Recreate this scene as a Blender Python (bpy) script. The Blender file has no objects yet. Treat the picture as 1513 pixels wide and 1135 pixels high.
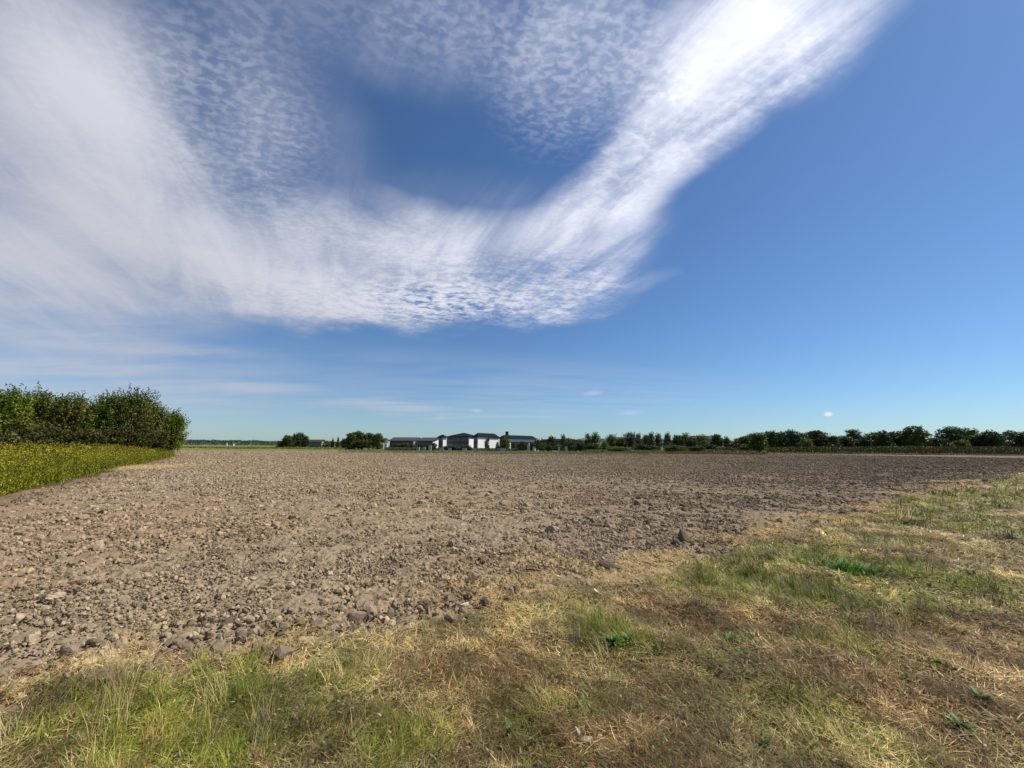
import bpy, math, random
import numpy as np
from mathutils import Matrix, Vector

R = math.radians
scene = bpy.context.scene
COL = scene.collection
rng = np.random.default_rng(7)
random.seed(7)

# ---------------------------------------------------------------- camera
F, CX, CY, CAMH = 588.0, 756.5, 567.5, 1.62        # focal length and centre in photo pixels
cam_d = bpy.data.cameras.new("camera")
cam_d.sensor_width = 36.0
cam_d.lens = F / 1513 * 36
cam_d.clip_end = 20000
cam_d.clip_start = 0.05
cam = bpy.data.objects.new("camera", cam_d)
COL.objects.link(cam)
M = Matrix.Rotation(R(90 + 8.92), 4, 'X') @ Matrix.Rotation(R(0.46), 4, 'Z')
cam.matrix_world = Matrix.Translation((0, 0, CAMH)) @ M
scene.camera = cam
M3 = M.to_3x3()


def ray(px, py):
    """direction through a photo pixel, scaled so that its depth (y) is 1"""
    d = M3 @ Vector(((px - CX) / F, -(py - CY) / F, -1.0))
    return d.x / d.y, d.z / d.y


def on_ground(px, py):
    rx, rz = ray(px, py)
    Y = -CAMH / rz
    return rx * Y, Y


def at(px, Y, py=660.0):
    """ground x for a pixel column at depth Y"""
    return ray(px, py)[0] * Y


def height_at(px, py, Y):
    return CAMH + ray(px, py)[1] * Y


SUN_AZ, SUN_EL = 80.0, 50.0          # degrees to the right of the view, above the horizon
sun_dir = Vector((math.sin(R(SUN_AZ)) * math.cos(R(SUN_EL)), math.cos(R(SUN_AZ)) * math.cos(R(SUN_EL)), math.sin(R(SUN_EL))))
sd = bpy.data.lights.new("sun", 'SUN')
sd.energy = 4.7
sd.angle = R(0.53)
sd.color = (1.0, 0.95, 0.87)
sun = bpy.data.objects.new("sun", sd)
COL.objects.link(sun)
sun.rotation_euler = sun_dir.to_track_quat('Z', 'Y').to_euler()

# ---------------------------------------------------------------- tags
def tag(o, label=None, cat=None, group=None, kind=None):
    if label: o["label"] = label
    if cat: o["category"] = cat
    if group: o["group"] = group
    if kind: o["kind"] = kind
    return o


def empty(name, loc, rz=0.0):
    o = bpy.data.objects.new(name, None)
    o.empty_display_size = 0.2
    o.location = loc
    o.rotation_euler = (0, 0, rz)
    COL.objects.link(o)
    return o

# ---------------------------------------------------------------- numpy mesh helpers
def np_mesh(name, verts, faces_list, mats, face_mat=None, colors=None, smooth=False, uv=None):
    """faces_list: list of int arrays (n,k)"""
    me = bpy.data.meshes.new(name)
    verts = np.asarray(verts, dtype=np.float32)
    me.vertices.add(len(verts))
    me.vertices.foreach_set("co", verts.ravel())
    loops, starts, s = [], [], 0
    for f in faces_list:
        f = np.asarray(f, dtype=np.int32)
        if len(f) == 0: continue
        n, k = f.shape
        loops.append(f.ravel())
        starts.append(s + np.arange(n, dtype=np.int32) * k)
        s += n * k
    loops = np.concatenate(loops); starts = np.concatenate(starts)
    me.loops.add(len(loops)); me.loops.foreach_set("vertex_index", loops)
    me.polygons.add(len(starts)); me.polygons.foreach_set("loop_start", starts)
    if face_mat is not None:
        me.polygons.foreach_set("material_index", np.asarray(face_mat, dtype=np.int32))
    me.update(calc_edges=True)
    me.polygons.foreach_set("use_smooth", np.full(len(starts), bool(smooth)))
    if colors is not None:
        a = me.color_attributes.new("col", 'FLOAT_COLOR', 'POINT')
        c = np.ones((len(verts), 4), dtype=np.float32); c[:, :3] = colors
        a.data.foreach_set("color", c.ravel())
    for m in (mats if isinstance(mats, (list, tuple)) else [mats]):
        me.materials.append(m)
    return me


def link(name, me, parent=None, loc=None):
    o = bpy.data.objects.new(name, me)
    COL.objects.link(o)
    if parent: o.parent = parent
    if loc is not None: o.location = loc
    return o


def _hash(ix, iy, seed):
    h = (ix.astype(np.int64) * 374761393 + iy.astype(np.int64) * 668265263 + seed * 1442695041) & 0xffffffff
    h = ((h ^ (h >> 13)) * 1274126177) & 0xffffffff
    h = ((h ^ (h >> 16)) * 2246822519) & 0xffffffff
    return ((h ^ (h >> 15)) & 0xffffff) / float(0xffffff)


def vnoise(x, y, seed=0):
    ix = np.floor(x); iy = np.floor(y)
    fx = x - ix; fy = y - iy
    fx = fx * fx * (3 - 2 * fx); fy = fy * fy * (3 - 2 * fy)
    a = _hash(ix, iy, seed); b = _hash(ix + 1, iy, seed)
    c = _hash(ix, iy + 1, seed); d = _hash(ix + 1, iy + 1, seed)
    return (a * (1 - fx) + b * fx) * (1 - fy) + (c * (1 - fx) + d * fx) * fy


def fbm(x, y, seed=0, octv=4, gain=0.5):
    s = 0; a = 1; t = 0
    for o in range(octv):
        s = s + a * vnoise(x * 2 ** o + 17.3 * o, y * 2 ** o - 9.1 * o, seed + o * 31)
        t += a; a *= gain
    return s / t

# ---------------------------------------------------------------- materials
def mat(name, build):
    m = bpy.data.materials.new(name); m.use_nodes = True
    nt = m.node_tree; nt.nodes.clear()
    out = nt.nodes.new("ShaderNodeOutputMaterial")
    build(nt, out)
    return m


def N(nt, t, **kw):
    n = nt.nodes.new(t)
    for k, v in kw.items():
        if k.startswith("i_"):
            n.inputs[k[2:].replace("_", " ")].default_value = v
        else:
            setattr(n, k, v)
    return n


def noise_color(nt, scale, lo, hi, detail=4.0, coord='Object', rough=0.6):
    tc = N(nt, "ShaderNodeTexCoord")
    no = N(nt, "ShaderNodeTexNoise"); no.inputs["Scale"].default_value = scale
    no.inputs["Detail"].default_value = detail; no.inputs["Roughness"].default_value = rough
    nt.links.new(tc.outputs[coord], no.inputs["Vector"])
    mr = N(nt, "ShaderNodeMapRange"); mr.inputs["From Min"].default_value = 0.3; mr.inputs["From Max"].default_value = 0.7
    mr.inputs["To Min"].default_value = lo; mr.inputs["To Max"].default_value = hi
    nt.links.new(no.outputs["Fac"], mr.inputs["Value"])
    return mr.outputs["Result"], no


def attr_material(name, scale=6.0, lo=0.8, hi=1.2, rough=0.95, spec=0.1, bump=0.0, bscale=40.0, transl=0.0, scale2=None):
    def b(nt, out):
        at_ = N(nt, "ShaderNodeAttribute", attribute_name="col")
        f, no = noise_color(nt, scale, lo, hi)
        if scale2:
            f2, _ = noise_color(nt, scale2, lo, hi)
            mm = N(nt, "ShaderNodeMath", operation='MULTIPLY')
            nt.links.new(f, mm.inputs[0]); nt.links.new(f2, mm.inputs[1]); f = mm.outputs[0]
        sc = N(nt, "ShaderNodeVectorMath", operation='SCALE')
        nt.links.new(at_.outputs["Color"], sc.inputs[0]); nt.links.new(f, sc.inputs["Scale"])
        p = N(nt, "ShaderNodeBsdfPrincipled")
        p.inputs["Roughness"].default_value = rough
        p.inputs["Specular IOR Level"].default_value = spec
        nt.links.new(sc.outputs[0], p.inputs["Base Color"])
        if bump:
            tc = N(nt, "ShaderNodeTexCoord")
            nb = N(nt, "ShaderNodeTexNoise"); nb.inputs["Scale"].default_value = bscale; nb.inputs["Detail"].default_value = 5
            nt.links.new(tc.outputs["Object"], nb.inputs["Vector"])
            bp = N(nt, "ShaderNodeBump"); bp.inputs["Strength"].default_value = 1.0; bp.inputs["Distance"].default_value = bump
            nt.links.new(nb.outputs["Fac"], bp.inputs["Height"])
            nt.links.new(bp.outputs[0], p.inputs["Normal"])
        sh = p.outputs[0]
        if transl:
            tr = N(nt, "ShaderNodeBsdfTranslucent")
            nt.links.new(sc.outputs[0], tr.inputs["Color"])
            mx = N(nt, "ShaderNodeMixShader"); mx.inputs[0].default_value = transl
            nt.links.new(p.outputs[0], mx.inputs[1]); nt.links.new(tr.outputs[0], mx.inputs[2])
            sh = mx.outputs[0]
        nt.links.new(sh, out.inputs["Surface"])
    return mat(name, b)


def plain(name, color, scale=3.0, lo=0.85, hi=1.12, rough=0.8, spec=0.3, coord='Object'):
    def b(nt, out):
        f, _ = noise_color(nt, scale, lo, hi, coord=coord)
        rgb = N(nt, "ShaderNodeRGB"); rgb.outputs[0].default_value = (*color, 1)
        sc = N(nt, "ShaderNodeVectorMath", operation='SCALE')
        nt.links.new(rgb.outputs[0], sc.inputs[0]); nt.links.new(f, sc.inputs["Scale"])
        p = N(nt, "ShaderNodeBsdfPrincipled")
        p.inputs["Roughness"].default_value = rough; p.inputs["Specular IOR Level"].default_value = spec
        nt.links.new(sc.outputs[0], p.inputs["Base Color"])
        nt.links.new(p.outputs[0], out.inputs["Surface"])
    return mat(name, b)


M_SOIL = attr_material("soil", scale=9.0, lo=0.82, hi=1.2, rough=1.0, spec=0.05, bump=0.012, bscale=28.0, scale2=1.3)
M_CLOD = attr_material("clod_soil", scale=22.0, lo=0.82, hi=1.2, rough=1.0, spec=0.05, bump=0.006, bscale=60.0)
M_THATCH = attr_material("thatch", scale=30.0, lo=0.65, hi=1.3, rough=1.0, spec=0.05, bump=0.01, bscale=60.0, scale2=4.0)
M_GROUND = attr_material("far_grassland", scale=0.35, lo=0.8, hi=1.2, rough=1.0, spec=0.05, scale2=0.05)
M_BLADE = attr_material("grass_blade", scale=14.0, lo=0.88, hi=1.12, rough=0.6, spec=0.25, transl=0.28)
M_LEAF = attr_material("leaf", scale=1.2, lo=0.85, hi=1.15, rough=0.55, spec=0.3, transl=0.12)
M_BARK = plain("bark", (0.12, 0.095, 0.07), scale=12, lo=0.6, hi=1.3, rough=0.95, spec=0.1)
M_STONE = plain("flint_stone", (0.62, 0.52, 0.38), scale=25, lo=0.75, hi=1.15, rough=0.7)
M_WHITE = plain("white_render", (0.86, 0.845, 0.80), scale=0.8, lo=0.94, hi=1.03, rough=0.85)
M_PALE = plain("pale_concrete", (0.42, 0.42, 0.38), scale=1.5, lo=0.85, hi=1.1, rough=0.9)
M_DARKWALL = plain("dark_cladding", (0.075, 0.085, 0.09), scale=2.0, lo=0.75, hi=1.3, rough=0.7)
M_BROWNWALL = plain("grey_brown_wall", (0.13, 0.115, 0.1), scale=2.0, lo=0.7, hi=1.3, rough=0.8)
M_SLATE = plain("slate_roof", (0.02, 0.025, 0.032), scale=1.5, lo=0.75, hi=1.25, rough=1.0, spec=0.0)
M_GREYROOF = plain("grey_roof", (0.085, 0.082, 0.082), scale=1.5, lo=0.8, hi=1.2, rough=1.0, spec=0.0)
M_GLASS = plain("window_glass", (0.03, 0.035, 0.04), scale=1.0, rough=0.12, spec=0.6)
M_WFRAME = plain("window_frame_paint", (0.5, 0.52, 0.5), scale=1.0, rough=0.6)
M_WOOD = plain("weathered_wood", (0.4, 0.36, 0.28), scale=6.0, lo=0.7, hi=1.2, rough=0.9)
M_BLACK = plain("dark_underframe", (0.025, 0.024, 0.022), scale=4.0, rough=0.8)

# ---------------------------------------------------------------- layout curves
VERGE_PX = [(-160, 1092), (0, 1034), (140, 1004), (250, 972), (390, 948), (500, 930), (620, 912), (700, 893), (770, 868), (860, 850),
            (980, 843), (1040, 822), (1110, 805), (1180, 789), (1270, 766), (1350, 740), (1430, 718), (1513, 702)]
vp = np.array([on_ground(*p) for p in VERGE_PX])
vp = np.vstack([[vp[0, 0] - 6, vp[0, 1] - 1.2], vp, vp[-1] + (vp[-1] - vp[-3]) * 6.0])
FAR_Y = [(-200, 104), (265, 104), (500, 104), (575, 84), (790, 82), (960, 100), (1130, 118), (1513, 128), (1800, 128)]
far_t = np.array([ray(p[0], 662)[0] for p in FAR_Y]); far_y = np.array([p[1] for p in FAR_Y], float)
m0 = np.array(on_ground(0, 735)); m1 = np.array(on_ground(262, 673.5))
mead_dir = (m1 - m0) / np.linalg.norm(m1 - m0)
mead_n = np.array([-mead_dir[1], mead_dir[0]])
if mead_n[0] > 0: mead_n = -mead_n            # points into the meadow (left)


def verge_dist(x, y):
    """>0 on the grass verge side (metres, roughly)"""
    yb = np.interp(x, vp[:, 0], vp[:, 1])
    n = (fbm(x * 0.9, y * 0.9, 5, 4) - 0.5) * (0.9 + 0.06 * y) + (fbm(x * 4, y * 4, 8, 3) - 0.5) * 0.25
    return (yb - y) * 0.8 + n


def far_dist(x, y):
    t = x / np.maximum(y, 1e-3)
    return y - np.interp(t, far_t, far_y) + (vnoise(x * 0.2, y * 0.2, 77) - 0.5) * 2


def mead_dist(x, y):
    """>0 inside the flower meadow"""
    d = (x - m0[0]) * mead_n[0] + (y - m0[1]) * mead_n[1]
    s = (x - m0[0]) * mead_dir[0] + (y - m0[1]) * mead_dir[1]
    L = np.linalg.norm(m1 - m0)
    return np.minimum(d + (fbm(x * 0.3, y * 0.3, 9, 3) - 0.5) * 1.2, (L + 0.5 - s) * 0.9 + 0.4 * d)


GREEN_PX = [  # (px, py, radius m, strength) greener patches of the verge
    (60, 1080, 0.55, 0.8), (230, 1060, 0.45, 0.6), (330, 1120, 0.3, 0.6), (515, 1010, 0.3, 0.9), (480, 1090, 0.3, 0.6), (600, 1110, 0.25, .7),
    (1100, 850, 0.8, 1.2), (1180, 880, 0.7, 1.0), (1265, 838, 0.6, 1.0), (1200, 815, 0.9, 0.9), (1400, 770, 1.9, 0.8), (1330, 745, 2.0, 0.75), (1500, 735, 2.4, 0.9), (1040, 880, .4, .6),
    (1480, 712, 3.6, 1.0), (1400, 735, 2.0, .5), (910, 945, 0.35, 0.8), (850, 915, 0.3, 0.5), (1010, 960, 0.3, 0.4), (1440, 860, 0.5, 0.5), (1330, 895, 0.5, 0.6), (1290, 960, .35, .45),
    (1440, 1080, 0.3, 0.55), (760, 1080, 0.25, 0.5), (860, 1040, 0.2, 0.5), (960, 1050, 0.25, 0.4), (1090, 950, 0.3, 0.5), (400, 960, 0.35, .5)]
GP = [(*on_ground(a, b), r, s) for a, b, r, s in GREEN_PX]
BROWN_PX = [(780, 1000, 0.5), (960, 1110, 0.4), (1380, 1030, 0.5), (1200, 960, 0.6), (1000, 900, .5), (1490, 920, .8), (850, 1110, .3), (1300, 930, .6), (640, 1000, .4)]
BP = [(*on_ground(a, b), r) for a, b, r in BROWN_PX]


def greenness(x, y):
    g = np.clip((fbm(x * 1.1, y * 1.1, 21, 4) - 0.5) * 2.6, -0.3, 0.6)
    for a, b, r, s in GP:
        g = g + s * np.exp(-((x - a) ** 2 + (y - b) ** 2) / (r * r))
    return np.clip(g, 0, 1)


def verge_z(x, y):
    """tussocky lie of the verge"""
    return 0.05 * (fbm(x * 5.5, y * 5.5, 147, 2) - 0.5) + 0.17 * (fbm(x * 1.3, y * 1.3, 141, 3) - 0.5) * np.clip(verge_dist(x, y) * 1.5 + 0.3, 0.1, 1)


def brownness(x, y):
    g = np.clip((fbm(x * 1.7, y * 1.7, 44, 4) - 0.5) * 3.0, 0, 0.6)
    for a, b, r in BP:
        g = g + 0.8 * np.exp(-((x - a) ** 2 + (y - b) ** 2) / (r * r))
    return np.clip(g, 0, 1)


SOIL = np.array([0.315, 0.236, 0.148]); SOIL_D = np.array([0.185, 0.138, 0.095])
STRAW = np.array([0.80, 0.60, 0.29]); BROWN = np.array([0.24, 0.14, 0.055])
GREEN = np.array([0.26, 0.275, 0.034]); OLIVE = np.array([0.38, 0.35, 0.085])


def shade_and_damp(x, y):
    """soil darkened to the right: mostly shade seen sunward, painted in, partly damp"""
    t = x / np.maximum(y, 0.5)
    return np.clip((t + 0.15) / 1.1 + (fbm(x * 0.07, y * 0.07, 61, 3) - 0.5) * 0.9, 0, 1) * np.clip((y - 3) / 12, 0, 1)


def straw_amt(x, y, vd):
    """loose straw lying along the edge of the field"""
    band = np.exp(-((vd + 0.15) / (0.45 + 0.035 * y)) ** 2)
    return np.clip(band * np.clip((fbm(x * 1.6, y * 1.6, 33, 4) - 0.48) * 8, 0, 1), 0, 1)


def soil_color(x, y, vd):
    m = shade_and_damp(x, y)[:, None]
    c = SOIL * (1 - m) + SOIL_D * m  # right-hand darkening puts sunward shade into the soil colour, with some damp
    c = c * (0.86 + 0.28 * fbm(x * 2.3, y * 2.3, 3, 3))[:, None]
    pk = np.clip((fbm(x * 0.35, y * 0.35, 91, 3) - 0.45) * 3, 0, 1)[:, None]
    c = c * (1 - pk * np.array([-0.03, 0.02, 0.07]))
    s = straw_amt(x, y, vd)[:, None] * 0.3
    c = c * (1 - s) + STRAW * 0.95 * s
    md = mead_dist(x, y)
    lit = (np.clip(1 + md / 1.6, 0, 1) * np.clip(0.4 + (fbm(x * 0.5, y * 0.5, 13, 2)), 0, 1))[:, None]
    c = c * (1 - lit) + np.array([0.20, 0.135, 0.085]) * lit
    return c

# ---------------------------------------------------------------- ground sheet
def build_ground():
    A = np.concatenate([np.linspace(-180, -70, 12)[:-1], np.linspace(-70, -58, 60)[:-1], np.linspace(-58, 58, 1300),
                        np.linspace(58, 70, 60)[1:], np.linspace(70, 180, 12)[1:-1]])
    A = np.radians(A)
    r1 = np.linspace(0.25, 1.3, 10)[:-1]
    r2 = 1.3 * np.exp(np.arange(0, 980) * 0.0048)
    r3 = r2[-1] * np.exp(np.arange(1, 42) * 0.1)
    r = np.concatenate([r1, r2, r3])
    na, nr = len(A), len(r)
    rr, aa = np.meshgrid(r, A, indexing='ij')
    x = (rr * np.sin(aa)).ravel(); y = (rr * np.cos(aa)).ravel()
    rrr = rr.ravel()
    vd = verge_dist(x, y); fd = far_dist(x, y); md = mead_dist(x, y)
    is_field = (vd < 0) & (fd < 0) & (md < 0) & (y > 0)
    is_verge = (vd >= 0) | (y <= 0) & (rrr < 200)
    is_verge &= (rrr < 200) & (fd < 0)
    step = rrr * 0.0048

    def fade(w):    # drop relief finer than the sheet can carry
        return np.clip(w / (step * 2.2) - 0.5, 0, 1)
    z = np.zeros_like(x)
    n1 = fbm(x * 3.2, y * 3.2, 101, 2) - 0.5
    n2 = np.abs(fbm(x * 9, y * 9, 111, 2) - 0.5)
    n3 = fbm(x * 26, y * 26, 121, 2) - 0.5
    rel = 0.09 * n1 * fade(0.3) - 0.16 * n2 * fade(0.11) + 0.045 * n3 * fade(0.04) + 0.05 * (fbm(x * 0.5, y * 0.5, 131, 2) - 0.5)
    soft = np.clip(-vd / 0.4, 0.6, 1)
    zf = rel * soft
    zv = verge_z(x, y) + 0.03 * (fbm(x * 14, y * 14, 151, 2) - 0.5) * fade(0.07)
    z = np.where(is_field, zf, np.where(is_verge, zv, 0.05 * (fbm(x * .2, y * .2, 3, 2) - .5)))
    edge = np.exp(-(vd / 0.12) ** 2)
    z += 0.015 * edge * (y > 0) * (rrr < 60)
    z -= np.clip((rrr - 300) / 6000, 0, 1) * 0.5
    # colours
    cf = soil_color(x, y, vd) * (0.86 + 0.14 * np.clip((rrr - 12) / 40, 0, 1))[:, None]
    far_fade = np.clip((rrr - 20) / 60, 0, 1)[:, None]
    mott = (0.75 + 0.5 * fbm(x * 1.1, y * 1.1, 171, 4, 0.8))[:, None]
    cf = cf * (1 * (1 - far_fade) + mott * far_fade)
    g = greenness(x, y)[:, None]; bn = brownness(x, y)[:, None]
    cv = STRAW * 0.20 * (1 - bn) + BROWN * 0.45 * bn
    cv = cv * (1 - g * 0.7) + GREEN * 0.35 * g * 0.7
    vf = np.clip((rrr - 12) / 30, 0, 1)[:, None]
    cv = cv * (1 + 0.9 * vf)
    t = x / np.maximum(y, 1e-3)
    left = t < ray(520, 662)[0]
    right = t > ray(1138, 662)[0]
    cg = np.where(left[:, None], np.array([0.17, 0.185, 0.045]), np.where(right[:, None], np.array([0.22, 0.20, 0.08]), np.array([0.17, 0.15, 0.06])))
    cg = cg * (0.8 + 0.4 * fbm(x * 0.15, y * 0.05, 181, 3))[:, None]
    cg = np.where((rrr > 170)[:, None] & ~left[:, None], np.array([0.15, 0.15, 0.06]), cg)
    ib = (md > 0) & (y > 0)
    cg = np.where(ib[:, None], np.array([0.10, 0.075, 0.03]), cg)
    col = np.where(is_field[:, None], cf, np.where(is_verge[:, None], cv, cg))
    V = np.stack([x, y, z], 1)
    V = np.vstack([V, [[0, 0, 0]]])
    col = np.vstack([col, [cv[0]]])
    i = np.arange(nr - 1)[:, None] * na; j = np.arange(na)[None, :]; jn = (j + 1) % na
    q = np.stack([i + j, i + jn, i + na + jn, i + na + j], -1).reshape(-1, 4)[:, ::-1]
    tri = np.stack([np.full(na, nr * na), (np.arange(na) + 1) % na, np.arange(na)], 1)[:, ::-1]
    ctr = q[:, 0]
    mf = is_field[ctr]; mv = is_verge[ctr] & ~mf; mg = ~mf & ~mv
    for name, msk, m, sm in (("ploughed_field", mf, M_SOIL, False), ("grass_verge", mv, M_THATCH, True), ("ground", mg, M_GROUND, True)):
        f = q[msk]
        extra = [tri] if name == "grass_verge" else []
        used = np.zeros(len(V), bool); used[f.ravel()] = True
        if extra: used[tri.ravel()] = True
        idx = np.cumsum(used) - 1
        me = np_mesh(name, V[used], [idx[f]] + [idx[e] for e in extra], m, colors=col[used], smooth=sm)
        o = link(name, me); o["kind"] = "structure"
build_ground()

# ---------------------------------------------------------------- clods
def ico(sub):
    import bmesh
    bm = bmesh.new(); bmesh.ops.create_icosphere(bm, subdivisions=sub, radius=1.0)
    v = np.array([p.co[:] for p in bm.verts]); f = np.array([[q.index for q in p.verts] for p in bm.faces]); bm.free()
    return v, f
ICO1, ICO2, ICO3 = ico(1), ico(2), ico(3)


def clod_shape(base, seed, rough=0.28):
    r = np.random.default_rng(seed)
    v, f = base
    v = v.copy()
    for k in range(7):                                   # chop with random planes: angular lumps
        n = r.normal(size=3); n /= np.linalg.norm(n)
        d = r.uniform(0.45, 0.85)
        s = v @ n
        v = v - np.outer(np.maximum(s - d, 0), n)
    v *= 1 + r.uniform(-rough, rough, (len(v), 1)) * 0.6
    return v, f


def scatter_clods(P, size, tone_col, base, seed, nvar=14):
    r = np.random.default_rng(seed)
    Vs, Fs, Cs, off = [], [], [], 0
    var = [clod_shape(base, seed * 50 + k) for k in range(nvar)]
    which = r.integers(0, nvar, len(P))
    for k in range(nvar):
        m = which == k
        n = m.sum()
        if n == 0: continue
        v, f = var[k]
        a = r.uniform(0, 2 * np.pi, n); b = r.normal(0, 0.5, n)
        ca, sa, cb, sb = np.cos(a), np.sin(a), np.cos(b), np.sin(b)
        sc = np.stack([r.uniform(0.8, 1.4, n), r.uniform(0.7, 1.1, n), r.uniform(0.6, 1.1, n)], 1) * size[m][:, None]
        w = v[None] * sc[:, None, :]
        x = w[..., 0] * cb[:, None] + w[..., 2] * sb[:, None]
        z = -w[..., 0] * sb[:, None] + w[..., 2] * cb[:, None]
        y = w[..., 1]
        X = x * ca[:, None] - y * sa[:, None] + P[m][:, 0:1]
        Y = x * sa[:, None] + y * ca[:, None] + P[m][:, 1:2]
        Z = z + P[m][:, 2:3] + size[m][:, None] * 0.28
        Vs.append(np.stack([X, Y, Z], -1).reshape(-1, 3))
        Fs.append((f[None] + (off + np.arange(n) * len(v))[:, None, None]).reshape(-1, 3))
        Cs.append(np.repeat(tone_col[m], len(v), axis=0))
        off += n * len(v)
    return np.vstack(Vs), np.vstack(Fs), np.vstack(Cs)


def sector_points(n_per_m2, r0, r1, amax=58, seed=0):
    r = np.random.default_rng(seed)
    area = (2 * amax / 360) * math.pi * (r1 * r1 - r0 * r0)
    n = int(area * n_per_m2)
    rr = np.sqrt(r.uniform(r0 * r0, r1 * r1, n)); a = np.radians(r.uniform(-amax, amax, n))
    return rr * np.sin(a), rr * np.cos(a)

def build_clods():
    Vs, Fs, Cs, off = [], [], [], 0
    specs = [  # density, r0, r1, size median, sigma, base, seed
        (600, 1.8, 8, 0.010, 0.45, ICO1, 1), (165, 1.8, 8, 0.020, 0.42, ICO2, 2), (4.0, 1.8, 8, 0.045, 0.3, ICO3, 21),
        (300, 8, 16, 0.015, 0.4, ICO1, 3), (110, 8, 20, 0.027, 0.38, ICO2, 4), (4, 8, 30, 0.058, 0.28, ICO2, 22),
        (95, 20, 42, 0.036, 0.38, ICO1, 5), (26, 42, 75, 0.06, 0.3, ICO1, 6), (9, 75, 140, 0.09, 0.25, ICO1, 7)]
    for dens, r0, r1, med, sg, base, seed in specs:
        x, y = sector_points(dens, r0, r1, seed=seed)
        vd = verge_dist(x, y); md = mead_dist(x, y); fd = far_dist(x, y)
        r = np.random.default_rng(seed + 900)
        clump = fbm(x * 0.8, y * 0.8, 55, 3)
        keep = (vd < 0.15) & (md < -0.3) & (fd < -1) & (r.uniform(0, 1, len(x)) < 0.4 + 1.0 * clump)
        near_edge = np.clip(-vd / 0.6, 0, 1)
        x, y, vd = x[keep], y[keep], vd[keep]
        s = med * np.exp(r.normal(0, sg, len(x)))
        s = np.minimum(s, med * 2.3)
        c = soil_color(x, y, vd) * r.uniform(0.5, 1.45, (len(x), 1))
        P = np.stack([x, y, np.full(len(x), -0.012)], 1)
        V, Fc, C = scatter_clods(P, s, c, base, seed)
        Vs.append(V); Fs.append(Fc + off); Cs.append(C); off += len(V)
    # heavier turned clods along the ragged edge of the field
    r = np.random.default_rng(404)
    t = r.uniform(0, 1, 520)
    ii = (t * (len(vp) - 1)); i0 = np.clip(ii.astype(int), 0, len(vp) - 2); fr = ii - i0
    p = vp[i0] * (1 - fr)[:, None] + vp[i0 + 1] * fr[:, None]
    p = p + np.stack([r.normal(0, 0.25, 520), r.normal(0.15, 0.25, 520) * (1 + p[:, 1] * .05)], 1)
    ok = (p[:, 1] > 1.6) & (vnoise(p[:, 0] * 1.3, p[:, 1] * 1.3, 5) > 0.45)
    p = p[ok]
    s = 0.03 * np.exp(r.normal(0, 0.4, len(p))) * (1 + p[:, 1] * 0.05)
    c = (SOIL * 0.5 + SOIL_D * 0.5) * r.uniform(0.6, 1.2, (len(p), 1))
    V, Fc, C = scatter_clods(np.column_stack([p, np.full(len(p), 0.0)]), s, c, ICO2, 77)
    Vs.append(V); Fs.append(Fc + off); Cs.append(C)
    me = np_mesh("soil_clods", np.vstack(Vs), [np.vstack(Fs)], M_CLOD, colors=np.vstack(Cs))
    tag(link("soil_clods", me), "loose dry clods and crumbs of soil covering the ploughed field", "soil clods", kind="stuff")
build_clods()

# ---------------------------------------------------------------- grass blades
def blades(px, py, pz, ang, lean, length, width, color, curve=None, seg=3, tipfade=None):
    """flat tapering blades; lean 0 upright .. 1 flat. returns V, quads, tris, colors"""
    n = len(px)
    if curve is None: curve = np.full(n, 0.5)
    dx, dy = np.cos(ang), np.sin(ang)
    sx, sy = -dy, dx
    rows = []
    hx = np.zeros(n); hz = np.zeros(n)
    th = np.clip(lean * (np.pi / 2) - curve * 0.5, 0.0, 1.5)
    for k in range(seg + 1):
        w = width * (1 - k / seg) ** 0.7 * 0.5
        X = px + dx * hx; Y = py + dy * hx; Z = pz + hz
        if k < seg:
            rows.append(np.stack([X - sx * w, Y - sy * w, Z], 1)); rows.append(np.stack([X + sx * w, Y + sy * w, Z], 1))
        else:
            rows.append(np.stack([X, Y, Z], 1))
        a = th + curve * (k + 0.5) / seg
        a = np.minimum(a, 1.62)
        hx = hx + np.sin(a) * length / seg; hz = hz + np.cos(a) * length / seg
    nv = 2 * seg + 1
    V = np.stack(rows, 1)
    V[:, :, 2] = np.maximum(V[:, :, 2], (pz - 0.015)[:, None])
    V = V.reshape(-1, 3)
    b = (np.arange(n) * nv)[:, None]
    q = np.concatenate([b + np.array([2 * k, 2 * k + 1, 2 * k + 3, 2 * k + 2]) for k in range(seg - 1)], 0) if seg > 1 else np.zeros((0, 4), int)
    t = b + np.array([2 * seg - 2, 2 * seg - 1, 2 * seg])
    return V, q, t, np.repeat(color, nv, axis=0)


class Acc:
    def __init__(s): s.V, s.Q, s.T, s.C, s.n = [], [], [], [], 0
    def add(s, V, q, t, c):
        s.V.append(V); s.Q.append(q + s.n); s.T.append(t + s.n); s.C.append(c); s.n += len(V)
    def mesh(s, name, m):
        return np_mesh(name, np.vstack(s.V), [np.vstack(s.Q), np.vstack(s.T)], m, colors=np.vstack(s.C))


def comb(x, y):
    """direction the matted grass lies in"""
    t = x / np.maximum(y, 1)
    return np.pi / 2 - t * 0.75 + (fbm(x * 0.7, y * 0.7, 201, 2) - 0.5) * 3.2


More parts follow.
